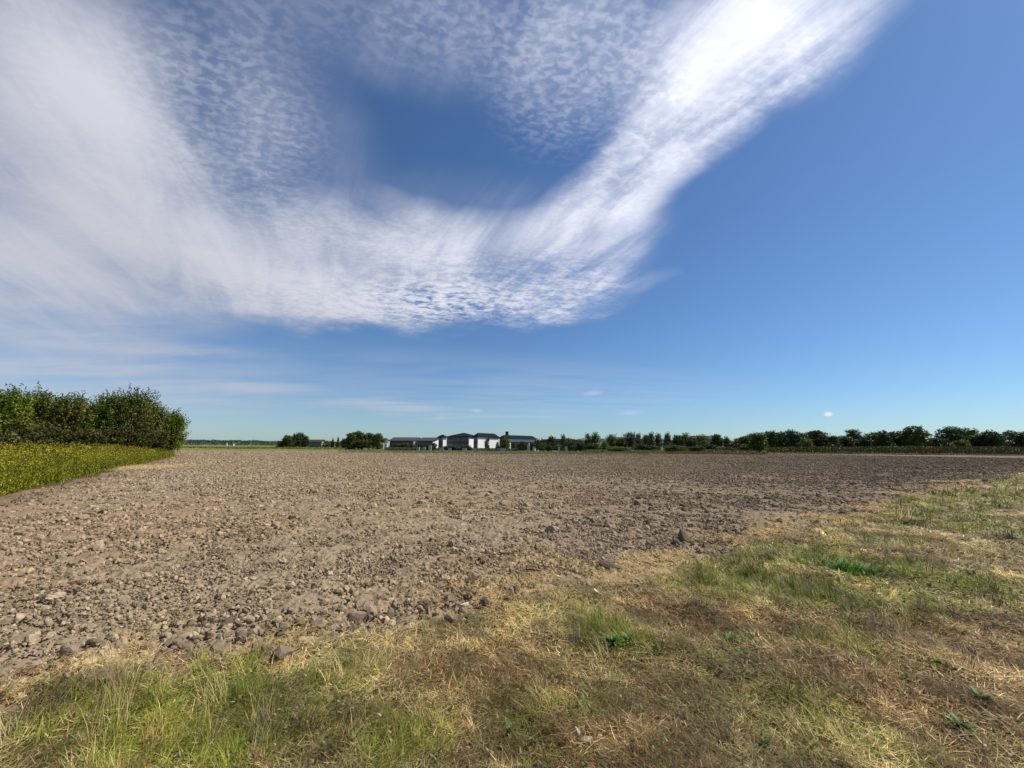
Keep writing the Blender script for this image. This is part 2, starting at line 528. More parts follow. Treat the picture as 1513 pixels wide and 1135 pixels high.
def grass_colors(x, y, r):
    g = greenness(x, y); bn = brownness(x, y)
    u = r.uniform(0, 1, len(x))
    straw = STRAW * r.uniform(0.3, 1.0, (len(x), 1)) ** 1.0 * np.where(r.uniform(0, 1, (len(x), 1)) < 0.15, 1.5, 1.0); brown = BROWN * r.uniform(0.4, 1.5, (len(x), 1))
    green = GREEN * r.uniform(0.4, 1.5, (len(x), 1)); olive = OLIVE * r.uniform(0.4, 1.4, (len(x), 1))
    pg = g * 0.72
    patch = 0.5 + 1.3 * np.clip((fbm(x * 3.1, y * 3.1, 501, 3) - 0.3) * 2.2, 0, 1)[:, None]
    straw = straw * patch; brown = brown * patch; olive = olive * patch; green = green * (0.4 + 0.6 * patch)
    pb = (1 - pg) * (0.22 + 0.55 * bn)
    po = (1 - pg - pb) * 0.3
    return np.where((u < pg)[:, None], green, np.where((u < pg + pb)[:, None], brown, np.where((u < pg + pb + po)[:, None], olive, straw)))


def build_grass():
    acc = Acc()
    bands = [  # r0, r1, tufts/m2, blades per tuft, width, length, thatch/m2, seg
        (1.5, 3.4, 105, 34, 0.0030, 0.125, 6500, 3), (3.4, 6.0, 70, 28, 0.0048, 0.135, 4200, 3),
        (6.0, 11, 32, 22, 0.0085, 0.15, 1900, 2), (11, 20, 14, 18, 0.016, 0.18, 700, 2), (20, 45, 5, 14, 0.03, 0.22, 220, 2)]
    for bi, (r0, r1, td, nb, w, L, thd, seg) in enumerate(bands):
        r = np.random.default_rng(300 + bi)
        amax = 60
        # tufts
        x, y = sector_points(td, r0, r1, amax, seed=310 + bi)
        vd = verge_dist(x, y)
        dens = np.clip(0.25 + vd * 2.2, 0, 1) * np.clip(0.3 + 1.2 * fbm(x * 1.3, y * 1.3, 71, 3) + 0.3 * greenness(x, y), 0, 1)
        k = (vd > -0.12) & (r.uniform(0, 1, len(x)) < dens)
        x, y = x[k], y[k]
        big = np.exp(r.normal(0, 0.3, len(x))) * (0.75 + 0.5 * greenness(x, y))
        tc = grass_colors(x, y, r)
        ang0 = comb(x, y) + r.normal(0, 0.9, len(x))
        lean0 = np.clip(0.68 - 0.25 * greenness(x, y) + r.normal(0, 0.14, len(x)), 0.15, 0.98)
        n = len(x) * nb
        def rep(a): return np.repeat(a, nb, axis=0)
        rad = rep(0.028 * big * (1 + 0.08 * r0)) * np.sqrt(r.uniform(0, 1, n)); th = r.uniform(0, 2 * np.pi, n)
        bx = rep(x) + rad * np.cos(th); by = rep(y) + rad * np.sin(th)
        ang = rep(ang0) + r.normal(0, 0.55, n)
        lean = np.clip(rep(lean0) + r.normal(0, 0.16, n), 0.03, 1.0)
        ln = L * rep(big) * r.uniform(0.4, 1.25, n)
        c = rep(tc)
        mix = r.uniform(0, 1, n) < 0.28
        c = np.where(mix[:, None], grass_colors(bx, by, r), c) * r.uniform(0.75, 1.2, (n, 1))
        acc.add(*blades(bx, by, verge_z(bx, by) - 0.003, ang, lean, ln, w * r.uniform(0.6, 1.3, n), c, r.uniform(0.2, 1.3, n), seg))
        # flat thatch and litter
        x, y = sector_points(thd, r0, r1, amax, seed=330 + bi)
        vd = verge_dist(x, y)
        k = (vd > -0.25) & (r.uniform(0, 1, len(x)) < np.clip(0.2 + vd * 1.5, 0.1, 1))
        x, y = x[k], y[k]; n = len(x)
        c = grass_colors(x, y, r) * 1.1
        acc.add(*blades(x, y, verge_z(x, y) + r.uniform(0.002, 0.05, n) ** 1.0, comb(x, y) + r.normal(0, 1.4, n), np.full(n, 0.94) + r.normal(0, 0.07, n), L * r.uniform(0.25, 1.0, n),
                        w * r.uniform(0.5, 1.1, n), c, r.uniform(0, 0.2, n), seg))
    # little broad leaves of low herbs, and curled dead leaves, mixed into the sward
    for bi, (r0, r1, d, sz) in enumerate([(1.5, 3.6, 1500, 0.011), (3.6, 7, 800, 0.016), (7, 15, 260, 0.028), (15, 34, 60, 0.05)]):
        r = np.random.default_rng(380 + bi)
        x, y = sector_points(d, r0, r1, 60, seed=390 + bi)
        vd = verge_dist(x, y)
        herb = np.clip((fbm(x * 2.4, y * 2.4, 611, 3) - 0.5) * 6, 0, 1) * 0.8 + 0.25 * greenness(x, y)
        dead = r.uniform(0, 1, len(x)) < 0.3
        k = (vd > 0.05) & ((r.uniform(0, 1, len(x)) < herb) | (dead & (r.uniform(0, 1, len(x)) < 0.5)))
        x, y, dead, herb = x[k], y[k], dead[k], herb[k]; n = len(x)
        isg = (r.uniform(0, 1, n) < 0.75 * np.clip(herb * 2, 0, 1))
        c = np.where(isg[:, None], np.array([0.075, 0.125, 0.02]) * r.uniform(0.5, 1.7, (n, 1)), np.array([0.34, 0.24, 0.14]) * r.uniform(0.25, 1.5, (n, 1)))
        acc.add(*blades(x, y, verge_z(x, y) + r.uniform(0.015, 0.065, n), r.uniform(0, 6.28, n), r.uniform(0.5, 0.95, n), sz * 2.2 * r.uniform(0.5, 1.4, n),
                        sz * r.uniform(0.7, 1.5, n), c, r.uniform(0, 1.0, n), 2))
    o = link("verge_grass", acc.mesh("verge_grass", M_BLADE))
    tag(o, "matted dry and green grass covering the verge in front of the field", "grass", kind="stuff")

    # loose straw along the field edge
    acc = Acc()
    for bi, (r0, r1, d, w, L) in enumerate([(1.8, 6, 2600, 0.0042, 0.09), (6, 14, 1300, 0.009, 0.12), (14, 34, 420, 0.02, 0.18)]):
        r = np.random.default_rng(360 + bi)
        x, y = sector_points(d, r0, r1, 58, seed=370 + bi)
        vd = verge_dist(x, y)
        s = straw_amt(x, y, vd)
        bg = 0.004 * np.exp(vd * 0.25)
        k = (vd < 0.6) & (r.uniform(0, 1, len(x)) < np.where(vd < 0.6, s * 0.9 + bg, 0)) & (mead_dist(x, y) < 0)
        x, y = x[k], y[k]; n = len(x)
        c = np.array([0.66, 0.47, 0.19]) * r.uniform(0.65, 1.2, (n, 1))
        acc.add(*blades(x, y, r.uniform(0.01, 0.05, n), r.uniform(0, 2 * np.pi, n), r.uniform(0.82, 1.0, n), L * r.uniform(0.4, 1.3, n),
                        w * r.uniform(0.7, 1.3, n), c, r.uniform(0, 0.5, n), 2))
    # a drier heap of straw beside the meadow
    r = np.random.default_rng(399)
    for (pxx, pyy, rad, cnt) in [(205, 692, 1.3, 2500), (180, 694, 1.0, 1500)]:
        cx_, cy_ = on_ground(pxx, pyy)
        n = cnt
        q = r.normal(0, 1, (n, 2)) * rad * np.array([1.0, 1.6])
        acc.add(*blades(cx_ + q[:, 0], cy_ + q[:, 1], r.uniform(0.02, 0.1, n), r.uniform(0, 6.28, n), r.uniform(0.7, 1, n), r.uniform(0.15, 0.35, n),
                        np.full(n, 0.02), STRAW * r.uniform(0.7, 1.1, (n, 1)), r.uniform(0, 0.5, n), 2))
    o = link("loose_straw", acc.mesh("loose_straw", M_BLADE))
    tag(o, "pale yellow loose straw scattered along the edge of the ploughed field", "straw", kind="stuff")
build_grass()

# ---------------------------------------------------------------- leafy quads
def leaf_quads(c, a, b, col):
    """rhombus leaves: centre c, half-length vectors a, half-width vectors b"""
    V = np.stack([c - a, c + b * 1.0 - a * 0.1, c + a, c - b * 1.0 - a * 0.1], 1).reshape(-1, 3)
    q = (np.arange(len(c)) * 4)[:, None] + np.arange(4)
    return V, q, np.repeat(col, 4, axis=0)


def unit(v): return v / np.maximum(np.linalg.norm(v, axis=1, keepdims=True), 1e-9)


class LAcc:
    def __init__(s): s.V, s.Q, s.C, s.n = [], [], [], 0
    def add(s, V, q, c):
        s.V.append(V); s.Q.append(q + s.n); s.C.append(c); s.n += len(V)
    def mesh(s, name, m): return np_mesh(name, np.vstack(s.V), [np.vstack(s.Q)], m, colors=np.vstack(s.C))


def build_meadow():
    acc = LAcc(); r = np.random.default_rng(500)
    n0 = 52000
    x = r.uniform(-95, -8, n0); y = r.uniform(4, 62, n0)
    md = mead_dist(x, y)
    near = np.hypot(x, y)
    vis = (np.abs(x / y) < 1.7)
    k = (md > 0.1) & vis & (r.uniform(0, 1, n0) < np.where(md < 5, 1.0, 0.55))
    x, y, md = x[k], y[k], md[k]
    # extra rank along the edge
    s = r.uniform(-0.3, 1.0, 5200); L = np.linalg.norm(m1 - m0)
    e = m0 + mead_dir * (s * L)[:, None] + mead_n * (np.abs(r.normal(0, 0.9, 5200)) + 0.1)[:, None]
    ke = mead_dist(e[:, 0], e[:, 1]) > 0
    x = np.concatenate([x, e[ke, 0]]); y = np.concatenate([y, e[ke, 1]])
    md = mead_dist(x, y) + (fbm(x * 1.5, y * 1.5, 19, 2) - 0.5) * 1.5; n = len(x)
    h = (0.55 + 0.50 * np.clip(md / 2.5, 0, 1) + 0.5 * np.clip((md - 1.5) / 7.0, 0, 1)) * r.uniform(0.75, 1.15, n) + 0.25 * (fbm(x * .2, y * .2, 4, 2) - .3)
    bloom = 0.6 * np.clip(md / 2.2 - 0.1, 0, 1) * np.clip((fbm(x * 0.25, y * 0.35, 15, 3) - 0.28) * 3.5, 0.15, 1)
    gcol = np.array([0.20, 0.20, 0.006]); ycol = np.array([0.33, 0.28, 0.006]); rcol = np.array([0.26, 0.16, 0.02])
    # leaves along stems
    nl = 15
    t = np.tile((np.arange(nl) + 0.5) / nl, n)
    X = np.repeat(x, nl); Y = np.repeat(y, nl); H = np.repeat(h, nl)
    c = np.stack([X + r.normal(0, .05, n * nl), Y + r.normal(0, .05, n * nl), H * t * 0.95], 1)
    a = r.normal(0, 1, (n * nl, 3)); a[:, 2] = np.abs(a[:, 2]) * 0.9 + 0.9
    a = unit(a) * (r.uniform(0.04, 0.085, n * nl) * (1.15 - 0.5 * t))[:, None]
    b = unit(np.cross(a, r.normal(0, 1, (n * nl, 3)))) * 0.013
    col = gcol * r.uniform(0.6, 1.4, (n * nl, 1)) * np.repeat(r.uniform(0.7, 1.3, (n, 1)), nl, axis=0)
    acc.add(*leaf_quads(c, a, b, col))
    # flower plumes
    nf = 9
    m = r.uniform(0, 1, n) < bloom
    xb, yb, hb = x[m], y[m], h[m]; nb = len(xb)
    kind = (vnoise(xb * 0.3, yb * 0.5, 88) > 0.72) & (r.uniform(0, 1, nb) < 0.7)
    base = np.where(kind[:, None], rcol, ycol) * r.uniform(0.7, 1.25, (nb, 1))
    X = np.repeat(xb, nf); Y = np.repeat(yb, nf); Hh = np.repeat(hb, nf)
    t = r.uniform(0, 1, nb * nf)
    c = np.stack([X + r.normal(0, 0.05, nb * nf) * (1.4 - t), Y + r.normal(0, 0.05, nb * nf) * (1.4 - t), Hh + t * 0.16 - 0.03], 1)
    a = r.normal(0, 1, (nb * nf, 3)); a = unit(a) * 0.035
    b = unit(np.cross(a, r.normal(0, 1, (nb * nf, 3)))) * 0.022
    acc.add(*leaf_quads(c, a, b, np.repeat(base, nf, axis=0) * r.uniform(0.8, 1.2, (nb * nf, 1))))
    # stems
    a = np.stack([r.normal(0, .03, n), r.normal(0, .03, n), h * 0.5], 1)
    b = np.stack([np.full(n, 0.005), np.zeros(n), np.zeros(n)], 1)
    acc.add(*leaf_quads(np.stack([x, y, h * .5], 1), a, b, gcol * np.ones((n, 1)) * 0.8))
    o = link("meadow_plants", acc.mesh("meadow_plants", M_LEAF))
    tag(o, "tall green meadow plants with yellow flower heads beside the field", "wildflowers", kind="stuff")
build_meadow()

# ---------------------------------------------------------------- trees
def tubes(segs, sides=6):
    """segs: list of (p0, p1, r0, r1)"""
    V, Q = [], []
    a = np.linspace(0, 2 * np.pi, sides, endpoint=False)
    for p0, p1, r0, r1 in segs:
        p0 = np.array(p0, float); p1 = np.array(p1, float)
        d = p1 - p0; d /= np.linalg.norm(d)
        u = np.cross(d, [0.3, 1, 0.2]); u /= np.linalg.norm(u); v = np.cross(d, u)
        o = len(V) * 2 * sides
        ring = lambda p, r_: p + r_ * (np.cos(a)[:, None] * u + np.sin(a)[:, None] * v)
        V.append(np.vstack([ring(p0, r0), ring(p1, r1)]))
        j = np.arange(sides); jn = (j + 1) % sides
        Q.append(np.stack([j, jn, jn + sides, j + sides], 1) + o)
    return np.vstack(V), np.vstack(Q)


def tree_meshes(seed, H, W, style, n_leaf, leaf, tone, zmin=0.12):
    """style: round / upright / cone / bush.  returns trunk mesh, crown mesh"""
    r = np.random.default_rng(seed)
    nl = {'round': 13, 'upright': 16, 'cone': 9, 'bush': 10}[style]
    lobes = []
    for k in range(nl):
        u = (k + r.uniform(0.1, 0.9)) / nl
        if style == 'cone':
            z = zmin + (0.96 - zmin) * u; rad = 0.5 * (1 - u) ** 0.8 + 0.07; off = r.uniform(0, 0.25) * rad; lr = rad * 0.85
        elif style == 'round':
            z = zmin + 0.1 + (0.80 - zmin) * u; env = math.sin(math.pi * min(1, 0.22 + 0.72 * u)) ** 0.7
            off = r.uniform(0.35, 0.75) * env * 0.42; lr = r.uniform(0.14, 0.24)
        elif style == 'upright':
            z = zmin + 0.03 + (0.84 - zmin) * u; env = math.sin(math.pi * min(1, 0.25 + 0.66 * u)) ** 0.6
            off = r.uniform(0.2, 0.8) * env * 0.42; lr = r.uniform(0.12, 0.21)
        else:
            z = zmin + 0.08 + (0.74 - zmin) * u; env = 0.55 + 0.45 * math.sin(math.pi * (0.2 + 0.7 * u))
            off = r.uniform(0.3, 0.85) * env * 0.4; lr = r.uniform(0.16, 0.26)
        th = k * 2.4 + r.uniform(-0.5, 0.5)
        lobes.append((off * math.cos(th) * W, off * math.sin(th) * W, z * H, lr * W, lr * (W * 0.5 + H * 0.42) * (0.9 if style != 'cone' else 0.55)))
    if style == 'upright':          # loose shoots that stand out of the top
        for k in range(8):
            a_ = r.uniform(0, 6.28); o_ = r.uniform(0.05, 0.40)
            zt = (0.98 - 0.55 * o_ ** 1.3 * r.uniform(0.6, 1.3)) * H
            lobes.append((o_ * math.cos(a_) * W, o_ * math.sin(a_) * W, zt - 0.02 * H, 0.042 * W, 0.11 * H))
    lobes = np.array(lobes)
    # leaves fill shells of the lobes in sprigs
    ns = n_leaf // 12
    w = np.maximum(lobes[:, 3] ** 2, (0.075 * W) ** 2); w /= w.sum()
    li = r.choice(len(lobes), ns, p=w)
    d = r.normal(0, 1, (ns, 3)); d[:, 2] = d[:, 2] * 0.9 + 0.25; d = unit(d)
    rad = r.uniform(0.25, 1.0, ns) ** 0.45
    base = lobes[li, :3] + d * rad[:, None] * np.stack([lobes[li, 3], lobes[li, 3], lobes[li, 4]], 1)
    up = {'round': 0.45, 'upright': 1.9, 'cone': 0.6, 'bush': 0.7}[style]
    sd_ = d.copy(); sd_[:, 2] += up; sd_ += r.normal(0, 0.35, (ns, 3)); sd_ = unit(sd_)
    slen = {'round': 0.07, 'upright': 0.17, 'cone': 0.05, 'bush': 0.07}[style] * H * r.uniform(0.5, 1.6, ns)
    t = np.tile(np.linspace(0, 1, 12), ns)
    B = np.repeat(base, 12, axis=0) + np.repeat(sd_ * slen[:, None], 12, axis=0) * t[:, None]
    spread = leaf * (1.35 - 0.95 * t)
    B = B + r.normal(0, 1, B.shape) * spread[:, None]
    n = len(B)
    a = unit(np.repeat(sd_, 12, axis=0) * 0.8 + r.normal(0, 0.8, (n, 3))) * (leaf * r.uniform(0.6, 1.2, n))[:, None]
    b = unit(np.cross(a, r.normal(0, 1, (n, 3)))) * (leaf * 0.5 * r.uniform(0.7, 1.2, n))[:, None]
    B[:, 2] = np.maximum(B[:, 2], 0.03 * H)
    lc = r.uniform(0.75, 1.3, (len(lobes), 1)) * (1 + r.normal(0, 0.06, (len(lobes), 3)))
    col = np.array(tone) * np.repeat(lc[li], 12, axis=0) * np.repeat(r.uniform(0.7, 1.35, (ns, 1)), 12, axis=0) * r.uniform(0.8, 1.2, (n, 1))
    la = LAcc(); la.add(*leaf_quads(B, a, b, col))
    crown = la.mesh("crown", M_LEAF)
    # trunk with limbs
    tr = 0.018 * H + 0.03
    top = H * 0.72
    pts = [np.array([0, 0, -0.15])]
    for k in range(1, 6):
        pts.append(np.array([r.normal(0, 0.012) * H, r.normal(0, 0.012) * H, top * k / 5]))
    segs = [(pts[k], pts[k + 1], tr * (1 - k / 6), tr * (1 - (k + 1) / 6)) for k in range(5)]
    for L_ in lobes:
        zz = max(0.08 * H, L_[2] - 0.5 * math.hypot(L_[0], L_[1]) - 0.12 * H)
        k = min(4, int(zz / top * 5)); f = zz / top * 5 - k
        p = pts[k] * (1 - f) + pts[k + 1] * f if f <= 1 else pts[-1]
        midp = (p * 0.5 + L_[:3] * 0.5) + np.array([0, 0, 0.02 * H])
        segs.append((p, midp, tr * 0.45, tr * 0.3)); segs.append((midp, L_[:3], tr * 0.3, tr * 0.1))
    V, Q = tubes(segs)
    trunk = np_mesh("trunk", V, [Q], M_BARK, smooth=True)
    return trunk, crown


def place_tree(name, me, loc, label, cat, group, scale=(1, 1, 1), rz=0.0):
    t = empty(name, loc, rz)
    t.scale = scale
    tag(t, label, cat, group)
    link("trunk", me[0], t); link("crown", me[1], t)
    return t


DG = (0.065, 0.08, 0.012); MG = (0.09, 0.115, 0.012); OG = (0.14, 0.14, 0.015); BG = (0.06, 0.085, 0.035); BR = (0.10, 0.095, 0.018); YG = (0.14, 0.17, 0.015)

# --- grove at the left: (px, top py, width m, depth, style, tone, label)
grove = [
    (-42, 592, 5.0, 34, 'upright', MG, "broad bushy tree cut off by the left edge of the photo"),
    (3, 576, 3.6, 36, 'upright', MG, "tall tree with a single raised tuft, leftmost full tree of the grove"),
    (36, 578, 3.0, 40, 'upright', DG, "tree with two thin forked shoots rising from its top"),
    (62, 594, 4.0, 44, 'upright', OG, "lower olive green tree right of the forked tree"),
    (96, 585, 4.8, 43, 'upright', DG, "dome shaped dark tree in the middle of the left grove"),
    (130, 594, 4.4, 47, 'upright', MG, "low tree in the dip of the grove skyline"),
    (157, 582, 4.8, 46, 'upright', MG, "wide pale flecked tree left of the tallest grove tree"),
    (192, 574, 5.0, 47, 'upright', DG, "tallest dark tree of the grove with tufted top"),
    (216, 595, 4.2, 50, 'upright', DG, "tree sloping down right of the tallest grove tree"),
    (250, 608, 3.4, 54, 'upright', MG, "small spiky tree standing at the right end of the grove"),
]
for k, (px, py, W, D, st, tone, lab) in enumerate(grove):
    H = height_at(px, py, D) * 0.87
    me = tree_meshes(1000 + k, H, W, st, 12000, 0.125, (1.4 * tone[0], 1.35 * tone[1], 0.8 * tone[2]), zmin=0.08)
    place_tree("grove_tree", me, (at(px, D), D, 0), lab, "tree", "trees of the left grove", rz=k * 1.3)
# low scrub filling the foot of the grove
under = [(-10, 628, 4.2, 33), (30, 632, 4.2, 36), (72, 630, 4.4, 39), (112, 632, 4.6, 41), (150, 630, 4.6, 43), (190, 632, 4.6, 45), (222, 636, 4.2, 48)]
ulab = ["foremost scrub bush at the left photo edge under the grove", "brownish scrub bush below the forked tree", "scrub bush below the low olive tree",
        "scrub bush below the dome shaped dark tree", "scrub bush below the pale flecked wide tree", "scrub bush below the tallest grove tree", "scrub bush nearest the small end tree"]
for k, (px, py, W, D) in enumerate(under):
    H = height_at(px, py, D) * (0.85 + 0.3 * ((k * 3) % 4) / 3)
    me = tree_meshes(1100 + k, H, W, 'bush', 6500, 0.12, (0.075, 0.075, 0.012), zmin=0.02)
    place_tree("scrub_bush", me, (at(px, D), D, 0), ulab[k], "bush", "scrub bushes at the foot of the left grove", rz=k)

# --- far trees
FAR = {}
def far_variant(style, tone, k):
    key = (style, tone, k)
    if key not in FAR:
        FAR[key] = tree_meshes(2000 + len(FAR) * 7, 1.0 * 6, 1.0 * 4, style, 4800 if style == 'round' else 3600, 0.19, tone, zmin=0.04)
    return FAR[key]


def far_tree(px, py, wpx, D, style, tone, label, cat="tree", group=None, name=None, k=0):
    H = max(height_at(px, py, D), 0.5); W = wpx / F * D * (1.5 if group == G4 else 1.3)
    nm = name or {'round': 'broadleaf_tree', 'upright': 'young_tree', 'cone': 'conical_tree', 'bush': 'bush'}[style]
    sx = W / 4.0
    return place_tree(nm, far_variant(style, tone, k), (at(px, D), D, 0), label, cat, group, (sx, sx, H / 6.0), rz=px * 0.7)

# clump left of the houses
G4 = "young trees and bushes in the middle row"
G1 = "trees left of the low brown houses"
far_tree(414, 651, 10, 190, 'bush', DG, "low bush at the left foot of the clump by the green strip", "bush", G1, k=1)
far_tree(424, 643, 16, 180, 'round', DG, "rounded left tree of the clump above the green strip", "tree", G1)
far_tree(434, 639.5, 7, 184, 'cone', DG, "thin pointed tree in the middle of the clump above the green strip", "tree", G1)
far_tree(441, 639, 16, 186, 'round', BG, "highest broad tree of the clump above the green strip", "tree", G1, k=1)
far_tree(451, 645, 10, 180, 'round', DG, "lower right tree of the clump beside the low brown house", "tree", G1, k=2)
far_tree(482, 650, 9, 178, 'bush', BR, "brownish bush right of the pale house wall", "bush", G1)
far_tree(491, 646, 4.5, 176, 'cone', DG, "left of two slim dark column trees", "tree", G1)
far_tree(499, 645, 5, 176, 'cone', DG, "right of two slim dark column trees", "tree", G1, k=1)
G2 = "trees left of the white house"
far_tree(509, 648, 12, 158, 'bush', DG, "low dark bush at the left foot of the dense square clump", "bush", G2, k=1)
far_tree(518, 639, 17, 160, 'round', DG, "left round tree of the dense square clump", "tree", G2)
far_tree(529, 638, 15, 163, 'round', MG, "second and tallest tree of the dense square clump", "tree", G2)
far_tree(545, 640, 16, 163, 'round', DG, "third tree of the dense square clump", "tree", G2, k=1)
far_tree(558, 641, 18, 160, 'round', MG, "rightmost tree of the dense clump next to the white house", "tree", G2, k=1)
far_tree(535, 650, 30, 156, 'bush', DG, "wide low bush in front of the dense square clump", "bush", G2, k=2)
# garden shrubs and trees by the houses
G3 = "garden trees and shrubs in front of the houses"
for px, py, w, st, tn, lab in [
    (585, 655, 14, 'bush', DG, "wide dark shrub below the left dark roof"), (598, 654, 12, 'bush', DG, "dark shrub second from left below the left roof"),
    (609, 651, 7, 'cone', DG, "dark conical shrub between the two grey roofed houses"), (623, 656, 6, 'bush', DG, "small dark shrub below the second grey roof"),
    (631, 656, 5, 'bush', DG, "small dark shrub right of the centre of the second grey roof"), (641, 654, 8, 'bush', DG, "dark rounded shrub against the white gable end"),
    (668, 658, 22, 'bush', BG, "long low shrub at the left foot of the large dark building"), (688, 658, 14, 'bush', BG, "low shrub at the foot of the large dark building near its white bay"),
    (719, 651, 6.5, 'upright', DG, "slim dark tree in front of the bright white wall"), (735, 652, 6, 'cone', DG, "slim dark tree at the right end of the bright white wall"),
    (746, 648, 12, 'round', OG, "olive green round tree between the two white buildings"), (772, 652, 12, 'round', DG, "dark round tree before the pillared building"),
    (785, 655, 6, 'upright', DG, "narrow dark tree between the pale pillars"), (794, 651, 8, 'upright', DG, "dark tree at the right corner of the pillared building"),
    (803, 654, 10, 'bush', YG, "bright green bush right of the pillared building")]:
    far_tree(px, py, w, 140, st, tn, lab, "tree" if st != 'bush' else "shrub", G3, k=int(px) % 2)
# row of young trees in the centre
G4 = "young trees and bushes in the middle row"
row = [(815, 644, 12, 'round', DG, "dark round topped tree, first of the middle row from the buildings"), (811, 657, 9, 'bush', BG, "grey green bush under the first middle row tree"),
       (826, 656, 9, 'bush', OG, "olive bush between two pale posts"), (833, 646, 7, 'upright', BG, "thin grey green tree above the olive bush"),
       (841, 650, 13, 'bush', MG, "mid green bush right of the narrow white post"), (849, 647, 5, 'cone', BG, "thin pointed tree behind the mid green bush"),
       (858, 651, 11, 'bush', DG, "near black round bush left of the twin tall trees"), (869, 644, 7, 'upright', DG, "left of the twin tall trees in the middle row"),
       (879, 642, 11, 'upright', MG, "right and taller of the twin tall trees in the middle row"), (876, 654, 16, 'bush', DG, "dark bush at the foot of the twin tall trees"),
       (893, 652, 10, 'bush', OG, "olive bush right of the twin tall trees"), (904, 645, 15, 'upright', MG, "feathery green tree above the yellow green thicket"),
       (905, 659, 28, 'bush', YG, "yellow green thicket low in the middle row"), (918, 648, 12, 'round', DG, "dark tree under the distant blue grey roof"),
       (932, 643, 14, 'upright', DG, "tall dense tree left of the long dark bush"), (944, 644, 10, 'upright', MG, "green tree behind the long dark bush"),
       (953, 657, 34, 'bush', DG, "long dark bush in the centre of the middle row"), (955, 646, 10, 'upright', DG, "thin dark tree rising from the long dark bush"),
       (963, 642, 7, 'upright', DG, "pointed dark tree, highest over the long dark bush"), (973, 644, 9, 'upright', DG, "dark tree right of the pointed one over the long bush"),
       (987, 644, 10, 'upright', BG, "grey green loose tree after the long dark bush"), (994, 656, 18, 'bush', BR, "brown olive bush after the long dark bush"),
       (1003, 643, 14, 'round', DG, "dark round tree right of the grey green loose tree"), (1013, 643, 13, 'upright', MG, "mid green upright tree left of the far grey roof"),
       (1024, 646, 14, 'round', DG, "flat topped dark tree left of the far grey roof"), (1008, 659, 18, 'bush', OG, "olive bush under the flat topped dark tree"),
       (1037, 646, 15, 'upright', YG, "bright green tree before the far grey roof"), (1030, 658, 16, 'bush', DG, "dark bush left of the bright green tree"),
       (1049, 655, 16, 'bush', DG, "dark bush below the far grey roof"), (1060, 643, 15, 'round', DG, "round brown green tree touching the white gable"),
       (1074, 648, 8, 'upright', DG, "narrow black tree right of the white gable"), (1084, 653, 14, 'bush', DG, "low dark bush in the gap before the right tree line"),
       (1062, 659, 20, 'bush', OG, "yellow olive bush below the white gable"), (1078, 660, 16, 'bush', BR, "brown bush right of the white gable"),
       (1094, 660, 12, 'bush', OG, "olive bush in the gap before the right tree line"), (1100, 646, 17, 'round', DG, "rounded brown green tree at the left end of the right tree line"),
       (1121, 641, 20, 'round', MG, "large green tree standing forward at the end of the field"), (1103, 656, 18, 'bush', OG, "olive bush left of the large forward tree")]
for i, (px, py, w, st, tn, lab) in enumerate(row):
    D = 136 if st in ('round', 'upright', 'cone') else 128
    if px in (1121,): D = 118
    far_tree(px, py, w, D + (i % 3) * 2, st, tn, lab, "tree" if st != 'bush' else "bush", G4, k=i % 3)
# mature tree line on the right
G5 = "mature trees of the right hand tree line"
line = [(1092, 647, 14, "low tree left of and behind the large forward tree"), (1112, 641, 16, "dark tree peeping over the large forward tree"), (1131, 640, 14, "dark tree just right of the large forward tree"),
        (1142, 637, 14, "square topped tree with a pale gap on its left"), (1157, 639, 13, "grey green tree right of the square topped tree"), (1173, 636, 15, "pointed dark tree, highest left of the two domes"),
        (1186, 641, 11, "low tree in the notch after the pointed dark tree"), (1192, 648, 11, "pale stemmed small tree in front of the tree line"), (1207, 637, 22, "wide dome tree left of the tree line's first dip"),
        (1224, 644, 12, "low tree in the first dip of the right tree line"), (1233, 645, 10, "thin crowned tree in the first dip of the right tree line"), (1249, 646, 16, "low dark tree left of the solitary dome"),
        (1263, 636, 19, "solitary dome tree with thin lit crown"), (1277, 646, 14, "low dark tree right of the solitary dome"), (1291, 640, 17, "compact round dark tree beside the solitary dome"),
        (1307, 636, 17, "broad dark tree with two bumps on top"), (1322, 638, 15, "right hand partner of the two bump tree"), (1337, 644, 13, "low tree left of the large vase shaped tree"),
        (1355, 632, 26, "large vase shaped tree with a flaring crown"), (1376, 648, 16, "low dark tree in the deep gap of the right tree line"), (1389, 646, 14, "small far tree with pale top in the deep gap"),
        (1409, 630, 25, "tallest tree of the right tree line"), (1429, 634, 24, "sloping broad tree right of the tallest"), (1446, 643, 14, "low tree right of the sloping broad tree"),
        (1456, 643, 12, "rounded low tree left of the flat crowned tree"), (1468, 637, 18, "flat crowned tree near the right edge of the photo"), (1482, 642, 12, "lower tree between the two flat crowns"),
        (1494, 638, 17, "second flat crowned tree near the right edge"), (1510, 639, 15, "tree at the right edge of the photo"), (1526, 638, 18, "tree cut off by the right edge of the photo"),
        (1420, 651, 14, "olive bush in front of the tallest tree")]
for i, (px, py, w, lab) in enumerate(line):
    D = 225 + (i * 37 % 5) * 5
    st, tn = 'round', (DG, BG, MG, DG)[i % 4]
    if px in (1192, 1420): D, tn = 205, OG
    far_tree(px, py, w * (1.12 + 0.2 * ((i * 7) % 3)), D, st, tn, lab, "tree", G5, k=i % 5)


